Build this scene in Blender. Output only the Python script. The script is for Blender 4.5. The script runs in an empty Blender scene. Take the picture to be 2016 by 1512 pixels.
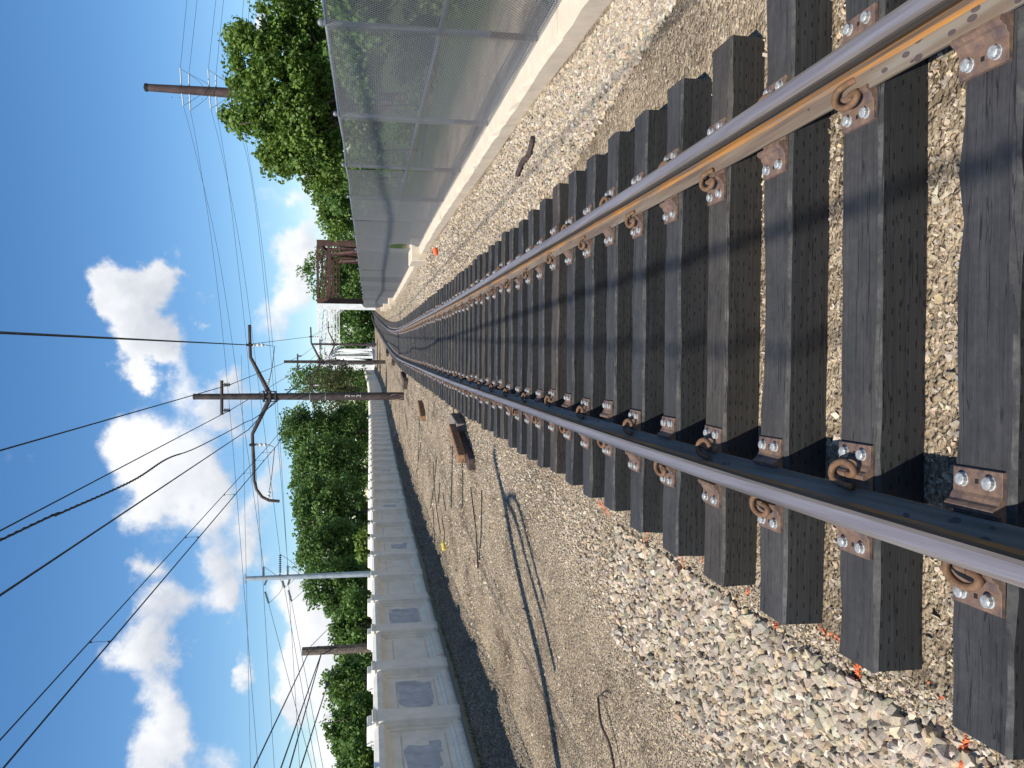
import bpy, bmesh, math, random
import numpy as np
from mathutils import Vector, Matrix, Quaternion

random.seed(7); rng = np.random.default_rng(11)
S = bpy.context.scene
C = S.collection

# ------------------------------------------------------------------ camera (the photograph is turned on its side)
CAM_H = 1.88; F_PX = 1600.0; V_HOR = 726.0
PITCH = math.atan((1008 - V_HOR) / F_PX)
cam = bpy.data.cameras.new('camera'); co = bpy.data.objects.new('camera', cam); C.objects.link(co)
cam.sensor_width = 36; cam.sensor_fit = 'HORIZONTAL'; cam.lens = 36 * F_PX / 2016
cam.clip_start = 0.05; cam.clip_end = 9000
fw = Vector((0, math.cos(PITCH), -math.sin(PITCH))); up = Vector((0, math.sin(PITCH), math.cos(PITCH)))
m = Matrix.Identity(4)
for i, c in enumerate((-up, Vector((1, 0, 0)), -fw)):
    for j in range(3): m[j][i] = c[j]
m.translation = (0, 0, CAM_H); co.matrix_world = m
S.camera = co

def ray(px, py):
    cx = (1512 - py - 756) / F_PX; cz = -(px - 1008) / F_PX
    return Vector((1, 0, 0)) * cx + fw + up * cz
def at_y(px, py, Y):
    r = ray(px, py); return Vector((0, 0, CAM_H)) + r * (Y / r.y)
def at_z(px, py, z):
    r = ray(px, py); return Vector((0, 0, CAM_H)) + r * ((z - CAM_H) / r.z)

# ------------------------------------------------------------------ light
SUN_L = Vector((0.47, 0.50, -1.0))
sun_el = math.atan2(1.0, math.hypot(SUN_L.x, SUN_L.y)); sun_az = math.atan2(-SUN_L.x, -SUN_L.y)   # azimuth from +Y towards +X
S.view_settings.view_transform = 'Standard'; S.view_settings.look = 'None'
S.view_settings.exposure = 0.26; S.view_settings.gamma = 1.0
sl = bpy.data.lights.new('sun', 'SUN'); sl.energy = 5.0; sl.angle = math.radians(0.53); sl.color = (1.0, 0.94, 0.84)
so = bpy.data.objects.new('sun', sl); C.objects.link(so)
so.rotation_euler = SUN_L.to_track_quat('-Z', 'Y').to_euler(); so.location = (-20, -20, 50)

W = bpy.data.worlds.new('World'); S.world = W; W.use_nodes = True
WN = W.node_tree.nodes; WL = W.node_tree.links; WN.clear()
def wn(t, **k):
    n = WN.new(t)
    for a, b in k.items(): setattr(n, a, b)
    return n
def wmath(op, a, b=None, c=None, clamp=False):
    n = wn('ShaderNodeMath', operation=op); n.use_clamp = clamp
    for i, v in enumerate((a, b, c)):
        if v is None: continue
        if isinstance(v, (int, float)): n.inputs[i].default_value = v
        else: WL.new(v, n.inputs[i])
    return n.outputs[0]
sky = wn('ShaderNodeTexSky', sky_type='NISHITA'); sky.sun_disc = False
sky.sun_elevation = sun_el; sky.sun_rotation = sun_az; sky.altitude = 200; sky.air_density = 1.0; sky.dust_density = 0.1; sky.ozone_density = 3.5
bg_sky = wn('ShaderNodeBackground'); bg_sky.inputs[1].default_value = 0.120
hs = wn('ShaderNodeHueSaturation'); hs.inputs['Saturation'].default_value = 1.22; hs.inputs['Value'].default_value = 1.0
WL.new(sky.outputs[0], hs.inputs['Color']); WL.new(hs.outputs[0], bg_sky.inputs[0])
tc = wn('ShaderNodeTexCoord'); dirv = tc.outputs['Generated']
sp = wn('ShaderNodeSeparateXYZ'); WL.new(dirv, sp.inputs[0])
azi = wmath('ARCTAN2', sp.outputs[0], sp.outputs[1]); elv = wmath('ARCSINE', sp.outputs[2])
cv = wn('ShaderNodeCombineXYZ'); WL.new(azi, cv.inputs[0]); WL.new(elv, cv.inputs[1])
# warp the angular coordinates so that cloud outlines billow
warp = wn('ShaderNodeTexNoise'); warp.inputs['Scale'].default_value = 11; warp.inputs['Detail'].default_value = 9; warp.inputs['Roughness'].default_value = 0.58
WL.new(dirv, warp.inputs['Vector'])
wsub = wn('ShaderNodeVectorMath', operation='SUBTRACT'); WL.new(warp.outputs['Color'], wsub.inputs[0]); wsub.inputs[1].default_value = (0.5, 0.5, 0.5)
wsc = wn('ShaderNodeVectorMath', operation='MULTIPLY'); WL.new(wsub.outputs[0], wsc.inputs[0]); wsc.inputs[1].default_value = (0.17, 0.13, 0)
wad = wn('ShaderNodeVectorMath', operation='ADD'); WL.new(cv.outputs[0], wad.inputs[0]); WL.new(wsc.outputs[0], wad.inputs[1])
# cumulus banks of the day: (height in the sky px, sideways px, half-heights) measured as angles
CLOUDS = [(255, 565, 66, 66, 1.15), (300, 615, 66, 66, 1.15), (262, 680, 56, 44, .95), (318, 705, 40, 40, .9), (330, 540, 30, 40, .55),
          (255, 860, 46, 50, .7), (300, 925, 70, 60, .95), (395, 890, 62, 70, .9), (300, 1010, 60, 50, .9), (410, 985, 50, 56, .85), (440, 790, 44, 50, .85), (370, 760, 40, 40, .5),
          (290, 1110, 50, 36, .85), (315, 1205, 66, 62, .95), (290, 1310, 60, 62, .95), (300, 1440, 70, 70, .95), (360, 1270, 36, 60, .6), (300, 1580, 70, 90, .9),
          (435, 1090, 52, 80, 1.0), (450, 1190, 45, 60, 1.0), (470, 1320, 20, 34, .8), (440, 1500, 40, 60, .6),
          (520, 930, 46, 90, .9), (515, 1060, 44, 70, .9), (605, 1190, 56, 80, .95), (600, 1300, 50, 70, .9), (640, 1420, 60, 110, .85), (560, 1390, 26, 50, .8), (690, 1310, 50, 120, .8), (690, 1480, 50, 120, .8), (670, 1150, 40, 100, .7),
          (575, 470, 50, 50, 1.0), (600, 560, 46, 60, .9), (560, 650, 40, 60, .7), (575, 390, 32, 36, .7), (650, 420, 40, 70, .8), (650, 330, 36, 60, .6), (528, 20, 22, 30, .9), (520, 610, 18, 40, .45), (560, 745, 30, 50, .6),
          (20, 560, 16, 60, .42), (92, 560, 12, 34, .36), (70, 900, 30, 60, .3), (405, 655, 16, 20, .5), (410, 590, 10, 14, .4), (500, 790, 40, 60, .8)]
dens = None; shade = None
for (cx_, cy_, hx, hy, wgt) in CLOUDS:
    r = ray(cx_, cy_).normalized(); a0 = math.atan2(r.x, r.y); e0 = math.asin(r.z)
    re = hx / F_PX * 1.0; ra = hy / F_PX / max(0.4, math.cos(e0))
    s1 = wn('ShaderNodeVectorMath', operation='SUBTRACT'); WL.new(wad.outputs[0], s1.inputs[0]); s1.inputs[1].default_value = (a0, e0, 0)
    s2 = wn('ShaderNodeVectorMath', operation='DIVIDE'); WL.new(s1.outputs[0], s2.inputs[0]); s2.inputs[1].default_value = (ra, re, 1)
    s3 = wn('ShaderNodeVectorMath', operation='DOT_PRODUCT'); WL.new(s2.outputs[0], s3.inputs[0]); WL.new(s2.outputs[0], s3.inputs[1])
    g = wmath('MULTIPLY', wmath('EXPONENT', wmath('MULTIPLY', s3.outputs['Value'], -1.2)), wgt)
    q = wn('ShaderNodeSeparateXYZ'); WL.new(s2.outputs[0], q.inputs[0])
    t = wmath('MULTIPLY', g, q.outputs[1])
    dens = g if dens is None else wmath('ADD', dens, g)
    shade = t if shade is None else wmath('ADD', shade, t)
fbm = wn('ShaderNodeTexNoise'); fbm.inputs['Scale'].default_value = 7.5; fbm.inputs['Detail'].default_value = 9; fbm.inputs['Roughness'].default_value = 0.6
WL.new(dirv, fbm.inputs['Vector'])
far = wn('ShaderNodeTexNoise'); far.inputs['Scale'].default_value = 3.2; far.inputs['Detail'].default_value = 5    # the same kind of cloud goes on all round the sky
WL.new(dirv, far.inputs['Vector'])
ivn = wn('ShaderNodeMapRange', interpolation_type='SMOOTHSTEP'); WL.new(wmath('ABSOLUTE', azi), ivn.inputs[0]); ivn.inputs[1].default_value = 0.5; ivn.inputs[2].default_value = 0.85; ivn.inputs[3].default_value = 1.0; ivn.inputs[4].default_value = 0.0
inview = ivn.outputs[0]
farcl = wmath('MULTIPLY', wmath('MULTIPLY', wmath('SUBTRACT', far.outputs[0], 0.52), 6.0, clamp=True), wmath('SUBTRACT', 1.0, inview))
tot = wmath('ADD', wmath('ADD', dens, farcl), wmath('MULTIPLY', wmath('SUBTRACT', fbm.outputs[0], 0.5), 2.3))
mr = wn('ShaderNodeMapRange', interpolation_type='SMOOTHSTEP'); WL.new(tot, mr.inputs[0]); mr.inputs[1].default_value = 0.34; mr.inputs[2].default_value = 0.96
alpha = wmath('MULTIPLY', mr.outputs[0], 0.97)
hz = wn('ShaderNodeMapRange'); WL.new(sp.outputs[2], hz.inputs[0]); hz.inputs[1].default_value = -0.02; hz.inputs[2].default_value = 0.05
alpha = wmath('MULTIPLY', alpha, hz.outputs[0])
tone = wmath('ADD', wmath('MULTIPLY', wmath('DIVIDE', shade, wmath('ADD', dens, 0.25)), 0.34), wmath('MULTIPLY', wmath('SUBTRACT', fbm.outputs[0], 0.5), 1.3))
cr = wn('ShaderNodeMapRange', interpolation_type='SMOOTHSTEP'); WL.new(tone, cr.inputs[0]); cr.inputs[1].default_value = -0.36; cr.inputs[2].default_value = 0.24
mixc = wn('ShaderNodeMix', data_type='RGBA'); WL.new(cr.outputs[0], mixc.inputs[0])
mixc.inputs[6].default_value = (0.53, 0.56, 0.62, 1); mixc.inputs[7].default_value = (0.88, 0.885, 0.90, 1)
bg_c = wn('ShaderNodeBackground'); WL.new(mixc.outputs[2], bg_c.inputs[0]); bg_c.inputs[1].default_value = 1.0
mxs = wn('ShaderNodeMixShader'); WL.new(alpha, mxs.inputs[0]); WL.new(bg_sky.outputs[0], mxs.inputs[1]); WL.new(bg_c.outputs[0], mxs.inputs[2])
wo = wn('ShaderNodeOutputWorld'); WL.new(mxs.outputs[0], wo.inputs[0])
W.cycles.sampling_method = 'MANUAL'; W.cycles.sample_map_resolution = 512

# ------------------------------------------------------------------ materials
MATS = {}
class NT:
    """small helper round a node tree"""
    def __init__(s, mat): s.t = mat.node_tree; s.n = s.t.nodes; s.l = s.t.links
    def node(s, t, ins=None, **k):
        n = s.n.new(t)
        for a, b in k.items(): setattr(n, a, b)
        for a, b in (ins or {}).items(): s.put(n.inputs[a], b)
        return n
    def put(s, sock, v):
        if isinstance(v, bpy.types.NodeSocket): s.l.new(v, sock)
        elif isinstance(v, bpy.types.Node): s.l.new(v.outputs[0], sock)
        else: sock.default_value = (tuple(v) + (1,)) if (isinstance(v, (tuple, list)) and len(v) == 3 and sock.type == 'RGBA') else v
    def math(s, op, a, b=None, clamp=False):
        n = s.node('ShaderNodeMath', operation=op); n.use_clamp = clamp
        s.put(n.inputs[0], a)
        if b is not None: s.put(n.inputs[1], b)
        return n.outputs[0]
    def noise(s, vec, scale, detail=4, rough=.55, out=0):
        n = s.node('ShaderNodeTexNoise', {'Vector': vec, 'Scale': scale, 'Detail': detail, 'Roughness': rough}); return n.outputs[out]
    def ramp(s, fac, stops):
        n = s.node('ShaderNodeValToRGB', {0: fac}); e = n.color_ramp.elements
        while len(e) < len(stops): e.new(0.5)
        for i, (p, c) in enumerate(stops): e[i].position = p; e[i].color = (tuple(c) + (1,))[:4] if not isinstance(c, (int, float)) else (c, c, c, 1)
        return n.outputs[0]
    def mix(s, f, a, b, mode='MIX'):
        n = s.node('ShaderNodeMix', data_type='RGBA', blend_type=mode); s.put(n.inputs[0], f); s.put(n.inputs[6], a); s.put(n.inputs[7], b); return n.outputs[2]
    def mapping(s, vec, scale=(1, 1, 1), loc=(0, 0, 0)):
        n = s.node('ShaderNodeMapping', {'Vector': vec}); n.inputs['Scale'].default_value = scale; n.inputs['Location'].default_value = loc; return n.outputs[0]
def new_mat(name):
    mt = bpy.data.materials.new(name); mt.use_nodes = True; MATS[name] = mt
    t = NT(mt); b = t.n['Principled BSDF']
    t.geo = t.node('ShaderNodeNewGeometry'); t.tc = t.node('ShaderNodeTexCoord'); t.bsdf = b; t.pos = t.geo.outputs['Position']; t.obj = t.tc.outputs['Object']
    return mt, t, b
def bump(t, b, h, strength=.5, dist=.01):
    n = t.node('ShaderNodeBump', {'Strength': strength, 'Distance': dist, 'Height': h}); t.l.new(n.outputs[0], b.inputs['Normal'])
def simple(name, col, rough=.7, metal=0, var=.15, scale=12, bstr=.2, bdist=.004, spec=None, col2=None):
    mt, t, b = new_mat(name)
    nz = t.noise(t.obj, scale, 5, .6)
    c2 = col2 or tuple(min(1, c * (1 - var * 2)) for c in col); c1 = tuple(min(1, c * (1 + var)) for c in col)
    t.put(b.inputs['Base Color'], t.ramp(nz, [(.3, c2), (.7, c1)]))
    b.inputs['Roughness'].default_value = rough; b.inputs['Metallic'].default_value = metal
    if spec is not None: b.inputs['Specular IOR Level'].default_value = spec
    if bstr: bump(t, b, t.noise(t.obj, scale * 4, 4, .6), bstr, bdist)
    return mt

# ground: packed grey-tan gravel and dirt by the track, weeds beyond the wall and the fence
mt, t, b = new_mat('ground')
P = t.pos
v1 = t.node('ShaderNodeTexVoronoi', {'Vector': P, 'Scale': 62.0, 'Randomness': 1.0}); v2 = t.node('ShaderNodeTexVoronoi', {'Vector': P, 'Scale': 30.0})
c1 = t.ramp(v1.outputs['Color'], [(0, (.10, .085, .065)), (.35, (.24, .20, .155)), (.7, (.36, .305, .235)), (1, (.56, .50, .41))])
c2 = t.ramp(v2.outputs['Color'], [(0, (.11, .095, .075)), (.5, (.30, .255, .195)), (1, (.54, .48, .39))])
fine = t.mix(t.ramp(t.noise(P, 3.0, 5), [(.42, 0), (.6, 1)]), c1, c2)
stain = t.ramp(t.noise(t.mapping(P, (.9, .45, 1)), 1.1, 6, .65), [(.36, (.52, .46, .39)), (.47, (.98, .90, .79)), (.56, (1.26, 1.16, 1.02)), (.68, (1.48, 1.36, 1.20))])
gcol = t.mix(1.0, fine, stain, 'MULTIPLY')
sx = t.node('ShaderNodeAttribute', attribute_name='zone')
grass = t.ramp(t.noise(P, 2.2, 6, .7), [(.35, (.022, .04, .010)), (.6, (.06, .09, .024)), (.75, (.13, .12, .065))])
gcol = t.mix(sx.outputs['Fac'], gcol, grass)
t.put(b.inputs['Base Color'], gcol); b.inputs['Roughness'].default_value = .95; b.inputs['Specular IOR Level'].default_value = .15
hh = t.math('ADD', t.math('MULTIPLY', v1.outputs['Distance'], -.6), t.math('MULTIPLY', v2.outputs['Distance'], -.9))
bump(t, b, t.math('ADD', hh, t.noise(P, 40, 4)), 1.0, .03)

# ballast stones, colour per stone
mt, t, b = new_mat('stone')
at = t.node('ShaderNodeAttribute', attribute_name='col')
nz = t.ramp(t.noise(t.pos, 70, 4, .65), [(.25, .72), (.75, 1.18)])
t.put(b.inputs['Base Color'], t.mix(1.0, at.outputs['Color'], nz, 'MULTIPLY')); b.inputs['Roughness'].default_value = .85; b.inputs['Specular IOR Level'].default_value = .25
bump(t, b, t.noise(t.pos, 180, 3, .6), .5, .003)

# creosoted ties: worn grey tops, near-black incised sides
mt, t, b = new_mat('tie_wood')
O = t.obj; oi = t.node('ShaderNodeObjectInfo'); rnd = oi.outputs['Random']
offs = t.node('ShaderNodeVectorMath', {0: O}, operation='ADD'); cmb = t.node('ShaderNodeCombineXYZ', {0: t.math('MULTIPLY', rnd, 37.0), 1: t.math('MULTIPLY', rnd, 11.0), 2: 0.0}); t.l.new(cmb.outputs[0], offs.inputs[1])
V = offs.outputs[0]
grain = t.noise(t.mapping(V, (2.2, 60, 60)), 1.0, 6, .65); blot = t.noise(t.mapping(V, (2.5, 6, 6)), 1.0, 5, .6)
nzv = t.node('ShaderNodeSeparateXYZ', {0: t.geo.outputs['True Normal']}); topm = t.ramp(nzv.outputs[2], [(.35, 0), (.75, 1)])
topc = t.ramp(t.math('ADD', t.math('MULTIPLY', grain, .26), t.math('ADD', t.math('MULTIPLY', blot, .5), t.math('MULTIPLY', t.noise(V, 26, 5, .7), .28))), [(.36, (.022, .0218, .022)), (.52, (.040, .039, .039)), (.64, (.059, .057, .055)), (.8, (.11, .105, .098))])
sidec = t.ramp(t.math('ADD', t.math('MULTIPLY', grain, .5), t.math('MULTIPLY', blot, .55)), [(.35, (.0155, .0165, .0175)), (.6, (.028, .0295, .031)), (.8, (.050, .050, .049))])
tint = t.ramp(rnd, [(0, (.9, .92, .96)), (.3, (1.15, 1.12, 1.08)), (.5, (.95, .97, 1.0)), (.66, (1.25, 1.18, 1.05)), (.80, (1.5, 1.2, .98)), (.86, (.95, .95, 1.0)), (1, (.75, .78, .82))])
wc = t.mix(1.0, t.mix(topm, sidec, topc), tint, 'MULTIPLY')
sv = t.node('ShaderNodeSeparateXYZ', {0: V})
hgt = t.math('ADD', sv.outputs[2], sv.outputs[1])
row = t.math('FLOOR', t.math('DIVIDE', hgt, 0.030))
jit = t.node('ShaderNodeTexWhiteNoise', noise_dimensions='1D'); t.l.new(row, jit.inputs['W'])
fx = t.math('FRACT', t.math('ADD', t.math('DIVIDE', sv.outputs[0], .075), jit.outputs['Value'])); fz = t.math('FRACT', t.math('DIVIDE', hgt, .030))
m1 = t.math('MULTIPLY', t.math('LESS_THAN', fx, .27), t.math('LESS_THAN', t.math('ABSOLUTE', t.math('SUBTRACT', fz, .5)), .10))
inc = t.math('MULTIPLY', m1, t.math('GREATER_THAN', t.noise(V, 9.0, 2), .40))
inc = t.math('MULTIPLY', inc, t.math('SUBTRACT', 1.0, t.math('MULTIPLY', topm, .85)))
crk = t.math('LESS_THAN', t.math('ABSOLUTE', t.math('SUBTRACT', t.noise(t.mapping(V, (.7, 26, 26)), 1.0, 3, .5), .5)), .006)
inc = t.math('MAXIMUM', inc, t.math('MULTIPLY', crk, .8))
arris = t.math('MULTIPLY', t.ramp(nzv.outputs[2], [(.40, 0), (.5, 1), (.7, 1), (.85, 0)]), t.ramp(t.noise(V, 14, 4, .7), [(.45, 0), (.68, .55)]))
wc = t.mix(arris, wc, (.13, .125, .115))
t.put(b.inputs['Base Color'], t.mix(inc, wc, (.006, .006, .006)))
b.inputs['Roughness'].default_value = .72; b.inputs['Specular IOR Level'].default_value = .35
bump(t, b, t.math('SUBTRACT', t.math('ADD', grain, t.math('MULTIPLY', blot, .6)), t.math('MULTIPLY', inc, 1.3)), .55, .006)

# rail steel: rolled head, rusty web, mill-scale foot
def rail_mat(name, stops, rough, metal, spots=0.0, sc=(6, .35, 6)):
    mt, t, b = new_mat(name)
    n1 = t.noise(t.mapping(t.pos, (30, 1.2, 30)), 1.0, 6, .65); n2 = t.noise(t.mapping(t.pos, sc), 1.0, 5, .6)
    f = t.math('ADD', t.math('MULTIPLY', n1, .45), t.math('MULTIPLY', n2, .55))
    c = t.ramp(f, stops)
    if spots:
        vo = t.node('ShaderNodeTexVoronoi', {'Vector': t.mapping(t.pos, (24, 11, 24)), 'Scale': 1.0})
        sp_ = t.math('MULTIPLY', t.math('LESS_THAN', vo.outputs['Distance'], .23), t.math('GREATER_THAN', t.noise(t.pos, 1.7, 2), .52))
        c = t.mix(t.math('MULTIPLY', sp_, spots), c, (.055, .038, .045))
    t.put(b.inputs['Base Color'], c); b.inputs['Roughness'].default_value = rough; b.inputs['Metallic'].default_value = metal
    bump(t, b, t.noise(t.pos, 120, 5, .7), .5, .003)
rail_mat('rail_head', [(.30, (.14, .12, .13)), (.5, (.25, .225, .24)), (.7, (.34, .325, .355))], .42, .35, sc=(40, .4, 40))
rail_mat('rail_fillet', [(.34, (.11, .07, .05)), (.44, (.22, .14, .09)), (.48, (.22, .165, .115)), (.52, (.35, .16, .05)), (.60, (.46, .21, .045)), (.70, (.52, .28, .06)), (.8, (.25, .13, .06))], .75, 0, sc=(60, 1.3, 60))
rail_mat('rail_shoulder', [(.30, (.09, .072, .06)), (.5, (.18, .15, .13)), (.7, (.27, .24, .22))], .5, .2, sc=(40, .4, 40))
rail_mat('rail_side', [(.35, (.05, .038, .03)), (.6, (.10, .085, .07)), (.75, (.15, .13, .11))], .6, .1)
rail_mat('rail_web', [(.30, (.085, .06, .048)), (.43, (.17, .125, .095)), (.50, (.21, .17, .14)), (.56, (.28, .125, .045)), (.66, (.36, .155, .035)), (.8, (.44, .22, .05))], .75, 0, sc=(26, .5, 26))
rail_mat('rail_foot', [(.30, (.075, .058, .052)), (.43, (.145, .105, .075)), (.52, (.185, .145, .105)), (.60, (.215, .195, .165)), (.68, (.26, .155, .06)), (.8, (.18, .13, .09))], .55, .1, spots=.8, sc=(34, .6, 34))
simple('plate_steel', (.19, .118, .075), .65, .1, .25, 26, .5, .004, col2=(.082, .057, .056))
simple('clip_rust', (.19, .105, .055), .75, .1, .25, 30, .35, .002)
simple('bolt_zinc', (.46, .48, .485), .6, .4, .25, 60, .2, .001)
simple('black_iron', (.018, .016, .015), .7, .2, .3, 30)
simple('cable_black', (.012, .013, .016), .6, 0, .2, 30, 0)
simple('thin_wire', (.05, .055, .065), .6, .2, .1, 30, 0)
simple('mast_paint', (.066, .046, .041), .62, .1, .28, 3.5, .25, .004)
simple('mast_rust', (.30, .20, .155), .9, 0, .25, 9, .3)
simple('white_paint', (.78, .78, .76), .6, 0, .06, 8, .1)
simple('white_mark', (.62, .60, .57), .8, 0, .15, 30, 0)
simple('galvanised', (.42, .46, .50), .5, .35, .12, 5, .1)
mt, t, b = new_mat('fence_wire')
rn = t.node('ShaderNodeObjectInfo').outputs['Random']
t.put(b.inputs['Base Color'], t.mix(rn, (.235, .24, .245), (.36, .365, .37))); b.inputs['Roughness'].default_value = .42; b.inputs['Metallic'].default_value = .45
simple('fence_pipe', (.24, .25, .265), .5, .4, .15, 10, .1)
simple('brown_pole', (.085, .052, .047), .7, .1, .2, 2.2, .2)
simple('pole_wood', (.16, .125, .10), .85, 0, .35, 14, .5, .01)
simple('insulator_white', (.68, .68, .66), .3, 0, .05, 20, 0)
simple('insulator_grey', (.09, .105, .12), .4, 0, .1, 20, 0)
simple('rust_bridge', (.088, .040, .031), .75, .05, .25, 1.2, .2, .01)
simple('bridge_white', (.84, .84, .83), .6, 0, .1, 1.5, .1, .01)
simple('timber_orange', (.30, .165, .085), .85, 0, .35, 14, .5, .01)
simple('timber_grey', (.24, .205, .17), .9, 0, .3, 12, .5, .01)
simple('timber_dark', (.075, .05, .042), .85, 0, .3, 12, .5, .01)
simple('orange_plastic', (.75, .11, .02), .5, 0, .1, 10, 0)
simple('yellow_plastic', (.72, .55, .10), .5, 0, .1, 10, 0)
simple('bark', (.10, .08, .06), .9, 0, .3, 14, .6, .02)
simple('red_spray', (.75, .05, .09), .7, 0, .15, 20, 0)
simple('gray_overpaint', (.52, .53, .55), .7, 0, .14, 5, .05, .002)
simple('shed_wall', (.62, .63, .62), .7, 0, .1, 5, 0); simple('shed_roof', (.33, .33, .33), .7, 0, .1, 5, 0); simple('glass_dark', (.03, .035, .04), .1, 0, .1, 5, 0)

def concrete(name, col, stain_low, scale=3.0, crack=True):
    mt, t, b = new_mat(name)
    n1 = t.noise(t.pos, scale, 7, .65); n2 = t.noise(t.mapping(t.pos, (7, 7, .8)), 1.0, 5, .6); n3 = t.noise(t.pos, 34, 4, .7)
    c = t.ramp(n1, [(.3, tuple(x * .84 for x in col)), (.6, col), (.8, tuple(min(1, x * 1.08) for x in col))])
    c = t.mix(t.ramp(n2, [(.58, 0), (.78, .35)]), c, tuple(x * .62 for x in col))
    if stain_low:
        z = t.node('ShaderNodeSeparateXYZ', {0: t.obj}).outputs[2]
        lo = t.ramp(t.math('ADD', z, t.math('MULTIPLY', t.math('SUBTRACT', n3, .5), stain_low * 2.2)), [(0.0, 1), (stain_low, 0)])
        c = t.mix(t.math('MULTIPLY', lo, .75), c, (.13, .11, .075))
    pit = t.ramp(t.noise(t.pos, 22, 5, .75), [(.70, 0), (.74, 1)])
    if crack: c = t.mix(t.math('MULTIPLY', pit, .8), c, (.05, .045, .04))
    t.put(b.inputs['Base Color'], c); b.inputs['Roughness'].default_value = .85; b.inputs['Specular IOR Level'].default_value = .2
    bump(t, b, t.math('SUBTRACT', t.noise(t.pos, 60, 4, .65), t.math('MULTIPLY', pit, .6)), .35, .006)
concrete('wall_white', (.90, .83, .715), .16)
concrete('wall_base', (.25, .21, .15), 0)
concrete('curb_concrete', (.66, .56, .435), .03, 4.5)

def leaf_mat(name, a, bcol, sat=1):
    mt, t, b = new_mat(name)
    at = t.node('ShaderNodeAttribute', attribute_name='col')
    c = t.mix(at.outputs['Fac'], a, bcol)
    t.put(b.inputs['Base Color'], c); b.inputs['Roughness'].default_value = .5; b.inputs['Specular IOR Level'].default_value = .35
    tr = t.node('ShaderNodeBsdfTranslucent', {'Color': t.mix(.5, c, (bcol[0] * 1.3, bcol[1] * 1.25, bcol[2] * .6))})
    ms = t.node('ShaderNodeMixShader', {0: .30}); t.l.new(b.outputs[0], ms.inputs[1]); t.l.new(tr.outputs[0], ms.inputs[2])
    t.l.new(ms.outputs[0], t.n['Material Output'].inputs[0])
leaf_mat('leaf_bright', (.055, .11, .016), (.19, .29, .055))
leaf_mat('leaf_mid', (.048, .105, .022), (.175, .285, .065))
leaf_mat('leaf_dark', (.042, .095, .024), (.175, .285, .075))
leaf_mat('leaf_brown', (.055, .066, .024), (.155, .165, .065))
leaf_mat('leaf_lime', (.08, .14, .02), (.21, .29, .05))
leaf_mat('grass_blade', (.05, .085, .015), (.17, .21, .05))

# ------------------------------------------------------------------ mesh helpers
def tag(o, label, cat, group=None, kind=None):
    if label: o['label'] = label
    if cat: o['category'] = cat
    if group: o['group'] = group
    if kind: o['kind'] = kind
    return o
def empty(name, loc=(0, 0, 0), rz=0):
    o = bpy.data.objects.new(name, None); C.objects.link(o); o.location = loc; o.rotation_euler = (0, 0, rz); o.empty_display_size = .1; return o
def link(name, me, parent=None, loc=None, rot=None):
    o = bpy.data.objects.new(name, me); C.objects.link(o)
    if parent: o.parent = parent
    if loc is not None: o.location = loc
    if rot is not None: o.rotation_euler = rot
    return o
def np_mesh(name, V, F, mats, col=None, attr='col', smooth=False, matidx=None):
    """V (n,3), F (m,k) all faces with k corners"""
    V = np.asarray(V, np.float32); F = np.asarray(F, np.int32); k = F.shape[1]
    me = bpy.data.meshes.new(name)
    me.vertices.add(len(V)); me.vertices.foreach_set('co', V.ravel())
    me.loops.add(F.size); me.loops.foreach_set('vertex_index', F.ravel())
    me.polygons.add(len(F)); me.polygons.foreach_set('loop_start', np.arange(0, F.size, k, dtype=np.int32))
    me.polygons.foreach_set('use_smooth', np.full(len(F), smooth, bool))
    for mname in (mats if isinstance(mats, (list, tuple)) else [mats]): me.materials.append(MATS[mname])
    if matidx is not None: me.polygons.foreach_set('material_index', np.asarray(matidx, np.int32))
    if col is not None:
        col = np.asarray(col, np.float32)
        if col.ndim == 1: a = me.attributes.new(attr, 'FLOAT', 'POINT'); a.data.foreach_set('value', col)
        else: a = me.attributes.new(attr, 'FLOAT_COLOR', 'POINT'); a.data.foreach_set('color', col.ravel())
    me.update(calc_edges=True); return me
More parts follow.
